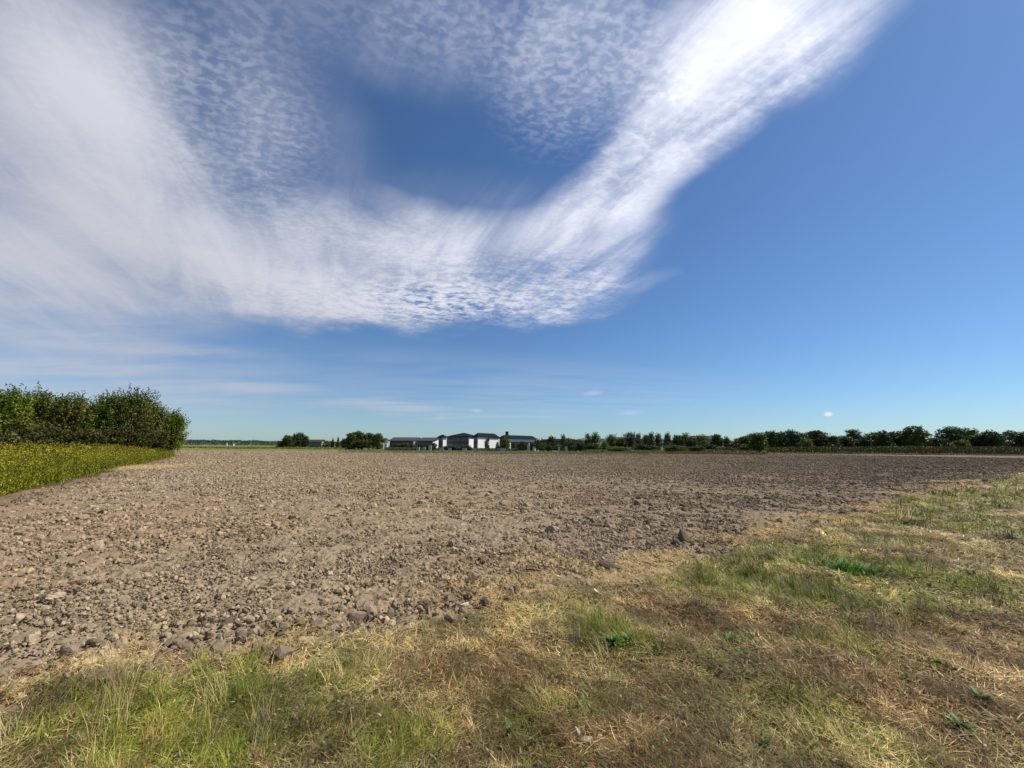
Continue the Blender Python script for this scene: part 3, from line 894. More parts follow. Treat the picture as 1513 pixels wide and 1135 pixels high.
# --- strips and masses nobody could count
def strip_stuff(name, label, cat, px0, px1, D0, D1, hfun, n, leaf, tone, seed, vert=0.6, tone2=None):
    r = np.random.default_rng(seed)
    u = r.uniform(0, 1, n); px = px0 + (px1 - px0) * u
    D = r.uniform(D0, D1, n) * (1 + 0.03 * np.sin(px * .05))
    t0 = np.array([ray(p, 662)[0] for p in np.linspace(px0, px1, 50)])
    tx = np.interp(px, np.linspace(px0, px1, 50), t0)
    x = tx * D; h = hfun(px, x, r)
    z = h * r.uniform(0.0, 1, n) ** 0.7
    c = np.stack([x, D, z], 1)
    a = r.normal(0, 0.6, (n, 3)); a[:, 2] = np.abs(a[:, 2]) + vert; a = unit(a) * (leaf * r.uniform(0.6, 1.3, n))[:, None]
    b = unit(np.cross(a, r.normal(0, 1, (n, 3)))) * leaf * 0.4
    col = np.array(tone) * r.uniform(0.65, 1.35, (n, 1))
    if tone2 is not None:
        m = (vnoise(x * 0.12, D * 0.12, seed) + r.normal(0, 0.15, n)) > 0.55
        col = np.where(m[:, None], np.array(tone2) * r.uniform(0.65, 1.3, (n, 1)), col)
    la = LAcc(); la.add(*leaf_quads(c, a, b, col))
    return tag(link(name, la.mesh(name, M_LEAF)), label, cat, kind="stuff")


strip_stuff("distant_wood", "far off wood along the horizon behind the green strip", "wood", 225, 560, 560, 640,
            lambda px, x, r: (6.5 + 2.6 * fbm(px * 0.12, px * 0 + 3, 7, 3)) * np.interp(px, [225, 400, 450, 560], [1.1, .85, .8, .8]), 16000, 0.9, (0.045, 0.065, 0.045), 51)
strip_stuff("distant_woodland", "low far off wood behind the middle row of young trees", "wood", 800, 1180, 480, 540,
            lambda px, x, r: 8.5 + 5 * fbm(px * 0.1, px * 0 + 5, 17, 3), 16000, 0.85, (0.05, 0.07, 0.05), 52)
strip_stuff("distant_woodland", "far off wood closing the gaps of the right hand tree line", "wood", 1120, 1580, 300, 330,
            lambda px, x, r: 8.2 + 4.5 * fbm(px * 0.06, px * 0 + 9, 27, 3), 22000, 0.6, DG, 58)
strip_stuff("scrub_band", "dark olive and brown scrub band below the right tree line", "scrub", 1132, 1580, 150, 172,
            lambda px, x, r: np.interp(px, [1130, 1145, 1240, 1330, 1580], [1.4, 1.9, 2.1, 2.6, 2.7]) + 0.5 * fbm(x * .3, x * 0, 3, 2), 42000, 0.28, (0.085, 0.075, 0.022), 53, tone2=(0.10, 0.06, 0.025))
strip_stuff("reed_strip", "yellow green strip of tall grass beyond the left part of the field", "tall grass", 225, 520, 150, 182,
            lambda px, x, r: 0.3 + 0.35 * vnoise(x * .2, x * 0, 3), 26000, 0.28, (0.20, 0.21, 0.05), 54, tone2=(0.17, 0.15, 0.03))
strip_stuff("weedy_strip", "olive weeds growing along the far edge of the field", "weeds", 860, 1130, 101, 126,
            lambda px, x, r: 0.35 + 0.9 * vnoise(x * .25, x * 0, 33) ** 2, 24000, 0.16, (0.16, 0.16, 0.045), 55, tone2=(0.13, 0.10, 0.035))
strip_stuff("dry_grass_strip", "pale dry grass beyond the right end of the field", "dry grass", 1128, 1580, 124, 138,
            lambda px, x, r: 0.12 + 0.25 * vnoise(x * .25, x * 0, 43), 20000, 0.16, (0.25, 0.24, 0.08), 56, tone2=(0.17, 0.17, 0.045))
strip_stuff("rough_grass_strip", "tan and green rough grass between the field and the buildings", "rough grass", 500, 960, 83, 128,
            lambda px, x, r: 0.1 + 0.2 * vnoise(x * .25, x * 0, 47), 42000, 0.12, (0.28, 0.25, 0.12), 57, tone2=(0.20, 0.20, 0.07))

# ---------------------------------------------------------------- buildings
def add_box(V, Q, o, e1, e2, e3):
    """box from corner o and three edge vectors"""
    o, e1, e2, e3 = (np.array(v, float) for v in (o, e1, e2, e3))
    p = [o, o + e1, o + e1 + e2, o + e2, o + e3, o + e1 + e3, o + e1 + e2 + e3, o + e2 + e3]
    b = len(V); V.extend(p)
    for f in ((0, 3, 2, 1), (4, 5, 6, 7), (0, 1, 5, 4), (1, 2, 6, 5), (2, 3, 7, 6), (3, 0, 4, 7)): Q.append([b + i for i in f])


def box_obj(name, o, e1, e2, e3, m, parent=None, bevel=0.0, label=None):
    V, Q = [], []
    add_box(V, Q, o, e1, e2, e3)
    ob = link(name, np_mesh(name, V, [Q], m), parent)
    if label: ob["label"] = label
    return ob


def block(root, xl, xm, xr, D, theta, eave, rise, wall_l, wall_r, roof_m, kind='hip', wins=0, storeys=2, ov=0.5, depth=None, end_wins=0, wl_label=None, wr_label=None):
    """a rotated block seen at its near corner xm; the long face runs left to xl, the short face right to xr"""
    cx_ = at(xm, D)
    C0 = np.array([cx_, D, 0.0])
    d1 = np.array([-math.cos(theta), math.sin(theta), 0]); d2 = np.array([math.sin(theta), math.cos(theta), 0])
    def solve(px, d):
        t = ray(px, 662)[0]
        return (t * C0[1] - C0[0]) / (d[0] - t * d[1])
    L1 = solve(xl, d1); L2 = solve(xr, d2) if depth is None else depth
    T = 0.3; up = np.array([0, 0, 1.0])
    # walls butt end to end: the right face runs the full depth, the left face starts 0.3 behind it
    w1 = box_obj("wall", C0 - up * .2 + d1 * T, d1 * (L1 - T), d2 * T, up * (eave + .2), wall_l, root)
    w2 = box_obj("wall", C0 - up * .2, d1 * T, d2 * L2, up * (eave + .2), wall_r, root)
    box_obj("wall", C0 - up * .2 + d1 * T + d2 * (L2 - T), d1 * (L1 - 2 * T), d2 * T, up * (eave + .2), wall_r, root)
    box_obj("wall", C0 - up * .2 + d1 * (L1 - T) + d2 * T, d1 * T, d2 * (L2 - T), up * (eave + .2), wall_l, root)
    if wl_label: w1["label"] = wl_label
    if wr_label: w2["label"] = wr_label
    # roof
    a = C0 - d1 * ov - d2 * ov + up * eave; LL1, LL2 = L1 + 2 * ov, L2 + 2 * ov
    c = [a, a + d1 * LL1, a + d1 * LL1 + d2 * LL2, a + d2 * LL2]
    base = [p - up * 0.25 for p in c]
    if kind == 'hip':
        ins = min(LL1, LL2) * 0.5
        if LL1 >= LL2: r0, r1 = a + d1 * ins + d2 * LL2 / 2, a + d1 * (LL1 - ins) + d2 * LL2 / 2
        else: r0, r1 = a + d2 * ins + d1 * LL1 / 2, a + d2 * (LL2 - ins) + d1 * LL1 / 2
        if LL1 >= LL2:
            V = base + c + [r0 + up * rise, r1 + up * rise]
            Q = [[0, 1, 5, 4], [1, 2, 6, 5], [2, 3, 7, 6], [3, 0, 4, 7], [4, 5, 9, 8], [6, 7, 8, 9]]; Tt = [[5, 6, 9], [7, 4, 8]]
        else:
            V = base + c + [r0 + up * rise, r1 + up * rise]
            Q = [[0, 1, 5, 4], [1, 2, 6, 5], [2, 3, 7, 6], [3, 0, 4, 7], [7, 4, 8, 9], [5, 6, 9, 8]]; Tt = [[4, 5, 8], [6, 7, 9]]
        ro = link("roof", np_mesh("roof", V, [Q, Tt, ], roof_m), root)
    else:    # gable, ridge along d1, white gable triangle at the right end
        r0 = a + d2 * LL2 / 2 + up * rise; r1 = r0 + d1 * LL1
        V = c + [r0, r1] + [p - up * 0.22 for p in c] + [r0 - up * .22, r1 - up * .22]
        Q = [[0, 1, 5, 4], [2, 3, 4, 5], [7, 6, 10, 11], [9, 8, 11, 10], [0, 6, 7, 1], [2, 8, 9, 3], [0, 4, 10, 6], [4, 3, 9, 10], [1, 7, 11, 5], [5, 11, 8, 2]]
        ro = link("roof", np_mesh("roof", V, [Q], roof_m), root)
        for off in (0.0, L1 - T):
            g0 = C0 + d1 * off + up * (eave - 0.02)
            rr = rise * L2 / LL2 - 0.05
            gv = [g0, g0 + d2 * L2, g0 + d2 * L2 / 2 + up * rr]; gv += [p + d1 * T for p in gv]
            link("gable_wall", np_mesh("gable_wall", gv, [[[0, 1, 4, 3], [1, 2, 5, 4], [2, 0, 3, 5]], [[0, 2, 1], [3, 4, 5]]], wall_r), root)
    # windows on the left (long) face
    def win(p, dd, nn, w, h):
        fr = box_obj("window", p + nn * 0.04, dd * w, nn * -0.06, up * h, M_WFRAME, root)
        pn = box_obj("pane", p + nn * 0.055 + dd * 0.08 + up * 0.08, dd * (w - .16), nn * -0.05, up * (h - .16), M_GLASS, fr)
    for s in range(storeys):
        zz = 0.9 + s * eave / storeys
        for k in range(wins):
            w = min(1.5, L1 / wins * 0.5)
            p = C0 + d1 * (L1 * (k + 0.5) / wins - w / 2) + up * zz
            win(p, d1, -d2, w, min(1.6, eave / storeys - 1.2))
        for k in range(end_wins):
            w = min(1.3, L2 / end_wins * 0.35)
            p = C0 + d2 * (L2 * (k + 0.5) / end_wins - w / 2) + up * zz
            win(p, d2, -d1, w, 1.3)
    return C0, d1, d2, L1, L2, ro


TH = R(14)
# low brown houses far left
def hgt(px, py, D): return height_at(px, py, D)
h1 = empty("house", (at(468, 220), 220, 0)); 
tag(h1, "low grey brown house with a pale end wall right of the first tree clump", "house", "houses beyond the field")
block_shift = []
def rooted(fn):
    pass


def local(root, *a, **k):
    """build a block in world space, then hang its pieces on the root at its own place"""
    before = set(COL.objects)
    res = block(None, *a, **k)
    for o in COL.objects:
        if o not in before and o.parent is None and o is not root:
            o.parent = root
            o.matrix_parent_inverse = Matrix.Translation(root.location).inverted()
    return res


local(h1, 455, 475, 480, 220, R(20), hgt(468, 653, 220), hgt(468, 649.5, 220) - hgt(468, 653, 220), M_BROWNWALL, M_PALE, M_GREYROOF, 'gable', wins=5, storeys=1, wr_label="pale end wall")
hw = empty("house", (at(569, 200), 200, 0)); tag(hw, "small bright white house between the dense clump and the grey roofs", "house", "houses beyond the field")
local(hw, 563, 566, 573.5, 200, R(60), hgt(570, 651, 200), 1.2, M_WHITE, M_WHITE, M_GREYROOF, 'gable', wins=1, storeys=1, end_wins=1)
ha = empty("house", (at(595, 165), 165, 0)); tag(ha, "long grey roofed house left of its twin with shaded front", "house", "houses beyond the field")
e = hgt(595, 651, 165)
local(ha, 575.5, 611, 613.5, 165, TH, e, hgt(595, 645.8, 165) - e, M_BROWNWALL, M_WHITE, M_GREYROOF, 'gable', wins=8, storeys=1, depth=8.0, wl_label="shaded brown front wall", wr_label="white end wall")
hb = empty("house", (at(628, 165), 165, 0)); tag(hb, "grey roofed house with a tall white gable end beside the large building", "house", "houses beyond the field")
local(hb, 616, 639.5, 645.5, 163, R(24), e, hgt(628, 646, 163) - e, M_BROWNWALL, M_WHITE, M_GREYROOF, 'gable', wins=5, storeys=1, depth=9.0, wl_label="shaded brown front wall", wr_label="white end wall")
bc = empty("apartment_building", (at(690, 160), 160, 0)); tag(bc, "large two storey building with dark slate hip roofs, dark front and bright white walls", "building", None)
e2 = hgt(690, 645.2, 160)
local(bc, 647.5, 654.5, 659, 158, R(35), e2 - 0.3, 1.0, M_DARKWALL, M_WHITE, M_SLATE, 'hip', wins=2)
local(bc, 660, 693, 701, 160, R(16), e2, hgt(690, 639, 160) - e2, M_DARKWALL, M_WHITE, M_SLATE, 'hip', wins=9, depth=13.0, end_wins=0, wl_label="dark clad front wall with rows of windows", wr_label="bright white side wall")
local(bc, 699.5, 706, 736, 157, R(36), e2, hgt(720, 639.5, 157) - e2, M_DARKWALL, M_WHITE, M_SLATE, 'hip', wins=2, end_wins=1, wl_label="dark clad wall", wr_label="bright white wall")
bd = empty("pillared_building", (at(765, 158), 158, 0)); tag(bd, "white topped building with slate roof, chimney and pale pillars below", "building", None)
e3 = hgt(765, 647.5, 158)
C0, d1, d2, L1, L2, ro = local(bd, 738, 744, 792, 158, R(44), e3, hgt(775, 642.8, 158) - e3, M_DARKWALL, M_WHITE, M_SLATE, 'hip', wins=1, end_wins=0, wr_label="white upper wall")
before = set(COL.objects)
up = np.array([0, 0, 1.0])
# recessed dark ground floor glazing, canopy and pillars along the lit face
box_obj("canopy", C0 - d1 * 2.2 + d2 * 1.0 + up * 3.2, d1 * 2.17, d2 * (L2 - 1.2), up * 0.35, M_SLATE, bd)
for k in range(6):
    f = box_obj("glazed_front", C0 - d1 * 0.10 + d2 * (1.2 + k * (L2 - 2) / 6) + up * 0.1, d1 * 0.06, d2 * ((L2 - 2) / 6 - 0.25), up * 2.9, M_GLASS, bd)
for k in range(4):
    box_obj("pillar", C0 - d1 * 2.1 + d2 * (1.4 + k * (L2 - 2.6) / 3) - up * .1, d1 * 0.45, d2 * 0.45, up * 3.29, M_WHITE, bd)
cb = C0 + d1 * 3 + d2 * L2 * 0.25
chim = box_obj("chimney", cb + up * (e3 + 0.5), d1 * 0.9, d2 * 0.9, up * 2.3, M_SLATE, None)
for o in list(COL.objects):
    if o not in before and o.parent in (bd, None):
        o.parent = bd
        o.matrix_parent_inverse = Matrix.Translation(bd.location).inverted()
be = empty("low_hall", (at(825, 185), 185, 0)); tag(be, "long low hall with grey roof partly hidden by the first middle row trees", "building", None)
local(be, 790, 868, 880, 185, R(4), hgt(830, 652, 185), hgt(830, 648, 185) - hgt(830, 652, 185), M_BROWNWALL, M_PALE, M_SLATE, 'hip', wins=8, storeys=1, depth=14.0)
hf = empty("house", (at(920, 210), 210, 0)); tag(hf, "house with blue grey roof behind the dark tree of the middle row", "house", "houses beyond the field")
local(hf, 911, 927, 930, 210, R(15), hgt(920, 650, 210), hgt(920, 645.5, 210) - hgt(920, 650, 210), M_BROWNWALL, M_PALE, M_GREYROOF, 'gable', wins=3, storeys=2, depth=8)
hg = empty("house", (at(1055, 175), 175, 0)); tag(hg, "house with grey roof and tall narrow white gable above the middle trees", "house", "houses beyond the field")
local(hg, 1032, 1068.5, 1072, 175, R(-16), hgt(1055, 649, 175), hgt(1055, 644.2, 175) - hgt(1055, 649, 175), M_BROWNWALL, M_WHITE, M_GREYROOF, 'gable', wins=5, storeys=2, depth=5.5, wr_label="white end wall")
for px, lab in ((334.5, "left of two tiny white huts before the distant wood"), (344.5, "right of two tiny white huts before the distant wood")):
    hx = empty("hut", (at(px, 470), 470, 0)); tag(hx, lab, "hut", "white huts before the distant wood")
    local(hx, px - 1.2, px + 0.2, px + 1.5, 470, R(40), 2.6, 1.0, M_WHITE, M_WHITE, M_PALE, 'gable', wins=1, storeys=1)

# pale pillars and hedges in front of the buildings
D = 138
pil = [(618, 5.0, 1.0, "pale pillar below the second grey roof, leftmost pillar"), (627, 5.0, .8, "pale pillar between two small shrubs, second from the left"),
       (635.5, 7.5, .9, "tallest pale pillar beside the white gable"), (652.5, 4.2, 1.3, "pale square pillar at the left foot of the large building"),
       (664.5, 3.6, 1.0, "faint pale pillar below the dark front of the large building"), (686.5, 4.2, 1.4, "broad pale block left of the white bay"),
       (700.5, 3.8, 1.2, "pale block right of the white bay"), (722, 3.8, 1.4, "pale block at the foot of the slim tree"),
       (741, 4.0, 3.0, "wide pale wall piece between the two white buildings"), (781, 8.5, 1.0, "tall pale gatepost before the pillared building"),
       (788.5, 7.0, .7, "slim pale gatepost at the right corner of the pillared building"), (826, 7.5, .55, "pale post left of the olive bush"),
       (836.5, 8.0, .75, "narrow white post right of the olive bush"), (929, 6.5, 1.0, "short white post at the foot of the tall dense tree")]
for px, hp, w, lab in pil:
    DD = D - 12 if px > 820 else D - 1.5
    h = hp / F * DD
    V, Q = [], []
    x0 = at(px, DD) - w / 2
    root = empty("gate_pillar", (x0 + w / 2, DD, 0)); tag(root, lab, "pillar", "pale pillars in front of the buildings")
    add_box(V, Q, (-w / 2, -0.3, -0.1), (w, 0, 0), (0, 0.6, 0), (0, 0, h))
    link("shaft", np_mesh("shaft", V, [Q], M_PALE), root)
    V, Q = [], []
    add_box(V, Q, (-w / 2 - 0.06, -0.36, h - 0.1), (w + .12, 0, 0), (0, 0.72, 0), (0, 0, 0.12))
    link("cap", np_mesh("cap", V, [Q], M_PALE), root)
strip_stuff("garden_hedge", "low clipped grey green hedge along the gardens before the buildings", "hedge", 568, 770, 139, 141,
            lambda px, x, r: 0.9 + 0.15 * vnoise(x * .3, x * 0, 3), 16000, 0.14, (0.13, 0.14, 0.06), 60)

# low flat trailer by the scrub band
px0, px1, DT = 1238, 1254, 128
xa, xb = at(px0, DT), at(px1, DT)
lt = empty("flat_trailer", ((xa + xb) / 2, DT, 0)); tag(lt, "low flat pale topped trailer parked before the dark scrub band", "trailer")
V, Q = [], []; W_ = xb - xa
add_box(V, Q, (-W_ / 2, -0.8, 0.62), (W_, 0, 0), (0, 1.6, 0), (0, 0, 0.12)); link("deck", np_mesh("deck", V, [Q], M_WOOD), lt)
V, Q = [], []; add_box(V, Q, (-W_ / 2 + .1, -0.7, 0.36), (W_ - .2, 0, 0), (0, 1.4, 0), (0, 0, 0.255)); link("underframe", np_mesh("underframe", V, [Q], M_BLACK), lt)
for sx in (-0.32, 0.32):
    for sy in (-0.72, 0.72):
        Vt, Qt = tubes([((sx * W_, sy - 0.1, 0.26), (sx * W_, sy + 0.1, 0.26), 0.26, 0.26)], 14)
        n_ = 14
        Fc = [list(range(0, n_))[::-1], list(range(n_, 2 * n_))]
        link("wheel", np_mesh("wheel", Vt, [Qt, np.array(Fc)], M_BLACK), lt)

# ---------------------------------------------------------------- single clods, stones and weeds
def lump(name, label, cat, px, py, size, m, seed, flat=0.6, group=None, color=None, asp=1.0, rz=0.0):
    x, y = on_ground(px, py)
    size *= 0.8 if m is M_CLOD else 1.0
    gz = float(verge_z(np.array([x]), np.array([y]))[0]) if verge_dist(np.array([x]), np.array([y]))[0] > 0 else 0.0
    v, f = clod_shape(ICO3, seed, 0.14 if m is M_CLOD else 0.06)
    r = np.random.default_rng(seed)
    v = v * (1 + 0.10 * (fbm(v[:, 0] * 3 + 5, v[:, 1] * 3 + v[:, 2] * 2, seed, 3) - .5))[:, None]
    v = v * np.array([1.15 * asp, 0.85, flat]) * size
    col = np.tile(np.array([1.15, 0.95, 0.72]) * np.array(color if color is not None else SOIL_D), (len(v), 1))
    o = link(name, np_mesh(name, v, [f], m, colors=col), None, (x, y, gz + size * flat * (0.25 if m is M_CLOD else 0.9)))
    o.rotation_euler = (r.normal(0, .2), r.normal(0, .2), rz)
    return tag(o, label, cat, group)

GC = "large clods at the field edge"
lump("soil_clod", "very dark rounded clod standing alone in mid field", "clod", 716, 768, 0.085, M_CLOD, 11, .75, GC, (0.05, 0.042, 0.035))
lump("soil_clod", "largest dark curved clod at the field edge near a dry straw patch", "clod", 902, 840, 0.17, M_CLOD, 12, .5, GC, (0.12, 0.105, 0.10), 1.3, -0.5)
lump("soil_clod", "dark clod left of the largest curved clod", "clod", 863, 832, 0.10, M_CLOD, 13, .6, GC, (0.12, 0.10, 0.085))
lump("soil_clod", "dark pitted clod at the left end of a shallow rut", "clod", 690, 878, 0.085, M_CLOD, 14, .7, GC, (0.10, 0.085, 0.07))
lump("soil_clod", "long dark clod at the far left above the grass", "clod", 40, 996, 0.075, M_CLOD, 15, .5, GC, (0.13, 0.10, 0.085), 1.5, .3)
lump("soil_clod", "dark clod lying on the straw band at the right", "clod", 1248, 760, 0.17, M_CLOD, 16, .5, GC, (0.14, 0.115, 0.10), 1.3)
lump("soil_clod", "smaller clod left of the straw band's dark clod", "clod", 1222, 747, 0.14, M_CLOD, 17, .5, GC, (0.15, 0.12, 0.10), 1.2)
lump("soil_clod", "dark clod where the field meets the green grass patch", "clod", 1022, 826, 0.11, M_CLOD, 18, .6, GC, (0.11, 0.09, 0.08))
lump("soil_clod", "dark clod below the straw band", "clod", 1122, 795, 0.13, M_CLOD, 19, .5, GC, (0.13, 0.105, 0.095), 1.3)
lump("soil_clod", "grey clod just above the grass at the lower left", "clod", 140, 950, 0.06, M_CLOD, 20, .6, GC, (0.14, 0.12, 0.105))
GS = "pale stones on the ground"
for i, (px, py, s, lab, fl, asp) in enumerate([
    (881, 883, 0.042, "upright pale stone in the dry grass below the largest dark clod", 1.0, .8), (781, 940, 0.028, "small white stone in brown thatch at centre", .6, 1.2),
    (853, 1083, 0.022, "left chip of the white cluster in the foreground", .5, 1.1), (868, 1090, 0.026, "largest flat chip of the white cluster in the foreground", .35, 1.4),
    (886, 1082, 0.020, "right chip of the white cluster in the foreground", .4, 1.2), (1465, 1004, 0.034, "flat cream stone in grass near the right edge", .4, 1.6),
    (498, 1048, 0.018, "tiny pale pebble in the lower left grass", .6, 1.0), (688, 896, 0.045, "pale stone beside the dark pitted clod", .5, 1.3),
    (940, 1078, 0.018, "small white chip right of the white cluster", .5, 1.3), (1371, 935, 0.03, "rounded pale stone in the right hand dry grass", .5, 1.1),
    (1346, 1055, 0.022, "small whitish stone low in the right foreground", .5, 1.3), (1455, 1108, 0.022, "pale stone by the bottom right corner", .6, 1.1)]):
    lump("stone", lab, "stone", px, py, s, M_STONE, 40 + i, fl, GS, None, asp, i)


def weed(px, py, rad, hgt_, nleaf, label, seed, tone=(0.06, 0.13, 0.03), broad=0.2, grassy=False, group="green weeds on the verge"):
    r = np.random.default_rng(seed)
    x, y = on_ground(px, py)
    tone = (tone[0] * 1.35, tone[1] * 1.2, tone[2] * 0.45)
    if not grassy: nleaf = int(nleaf * 1.3); tone = tuple(1.25 * c + 0.02 for c in tone)
    n = nleaf
    ang = r.uniform(0, 2 * np.pi, n); lean = r.uniform(0.25, 0.9, n)
    L = rad * r.uniform(0.6, 1.2, n)
    bx = r.normal(0, rad * (0.45 if grassy else 0.12), n); by = r.normal(0, rad * (0.3 if grassy else 0.12), n)
    seg = 4; rows = []
    hx = np.zeros(n); hz = np.full(n, 0.0); th = lean * 1.0
    prof = [0.35, 0.9, 1.0, 0.7, 0.0] if not grassy else [0.8, 1, .8, .5, 0]
    dx, dy = np.cos(ang), np.sin(ang)
    for k in range(seg + 1):
        w = L * broad * prof[k] * 0.5
        X = bx + dx * hx; Y = by + dy * hx; Z = hz
        rows += [np.stack([X + dy * w, Y - dx * w, Z + w * .35], 1), np.stack([X, Y, Z], 1), np.stack([X - dy * w, Y + dx * w, Z + w * .35], 1)]
        a = th + 0.9 * (k + .5) / seg
        hx = hx + np.sin(a) * L / seg; hz = hz + np.cos(a) * L / seg * (hgt_ / rad)
    V = np.stack(rows, 1).reshape(-1, 3); V[:, 2] += 0.005
    b = (np.arange(n) * 3 * (seg + 1))[:, None]
    q = np.concatenate([b + np.array(o) for k in range(seg) for o in ([3 * k, 3 * k + 1, 3 * k + 4, 3 * k + 3], [3 * k + 1, 3 * k + 2, 3 * k + 5, 3 * k + 4])], 0)
    col = np.repeat(np.array(tone) * r.uniform(0.7, 1.4, (n, 1)), 3 * (seg + 1), axis=0)
    nm = "grass_tuft" if grassy else "weed_plant"
    gz = float(verge_z(np.array([x]), np.array([y]))[0])
    o = link(nm, np_mesh(nm, V, [q], M_LEAF, colors=col, smooth=True), None, (x, y, gz + 0.01))
    return tag(o, label, "grass tuft" if grassy else "weed", group)

weed(1250, 846, 0.20, 0.24, 420, "bright green dense grass tuft standing out at right", 70, (0.06, 0.17, 0.03), 0.055, True, "green grass tufts")
weed(1285, 848, 0.16, 0.18, 260, "bright green grass tuft joined to the right of the denser one", 71, (0.07, 0.19, 0.04), 0.055, True, "green grass tufts")
weed(905, 958, 0.10, 0.12, 60, "dark green leafy weed, largest near the centre", 72)
weed(928, 955, 0.075, 0.10, 45, "leafy green weed touching the largest central one", 73, (0.07, 0.16, 0.035))
weed(968, 968, 0.05, 0.09, 22, "small upright weed right of the central pair", 74)
weed(1078, 950, 0.10, 0.12, 26, "blue green weed with long pale ribbed leaves", 75, (0.07, 0.14, 0.07), 0.16)
weed(1098, 972, 0.08, 0.05, 18, "flat lying weed just below the long leaved one", 76, (0.06, 0.12, 0.05), 0.18)
weed(1184, 978, 0.065, 0.07, 22, "very dark low weed in the brown matted grass", 77, (0.04, 0.07, 0.03))
weed(862, 1042, 0.045, 0.06, 20, "small bright weed with curled leaves above the white chips", 78, (0.10, 0.22, 0.04), 0.3)
weed(872, 1052, 0.04, 0.05, 16, "little weed directly above the white chips", 79, (0.08, 0.18, 0.04), 0.3)
weed(1132, 1100, 0.05, 0.06, 16, "grey green weed low in the right foreground by pale combed grass", 80, (0.09, 0.15, 0.08), 0.3)
weed(1388, 990, 0.06, 0.06, 26, "round olive green weed on brown matted grass at right", 81, (0.09, 0.16, 0.03), 0.25)
weed(1340, 1008, 0.06, 0.06, 18, "dark weed with a pale ringed leaf left of the olive one", 82, (0.05, 0.10, 0.05), 0.2)
weed(1420, 1080, 0.09, 0.08, 34, "broad dark leaved weed in the bottom right corner area", 83, (0.05, 0.10, 0.035), 0.28)
weed(1450, 1040, 0.075, 0.07, 26, "mid green weed above the bottom right corner", 84, (0.06, 0.13, 0.035), 0.22)
weed(505, 1000, 0.07, 0.13, 70, "upright green grass tuft in the lower left verge", 85, (0.08, 0.15, 0.035), 0.05, True, "green grass tufts")
weed(752, 1088, 0.05, 0.08, 22, "upright dark green weed at the bottom centre", 86, (0.06, 0.12, 0.03), 0.2)
weed(1425, 935, 0.07, 0.05, 22, "low dark weed near the right edge of the verge", 87, (0.05, 0.10, 0.03), 0.22)
weed(1435, 852, 0.13, 0.09, 60, "low grey green weed patch far right in pale grass", 88, (0.07, 0.11, 0.04), 0.14)
weed(948, 1052, 0.05, 0.05, 20, "olive weed right of the small bright weed", 89, (0.08, 0.13, 0.04), 0.25)

# ---------------------------------------------------------------- sky
SKY_TINT = (0.58, 0.77, 0.97)


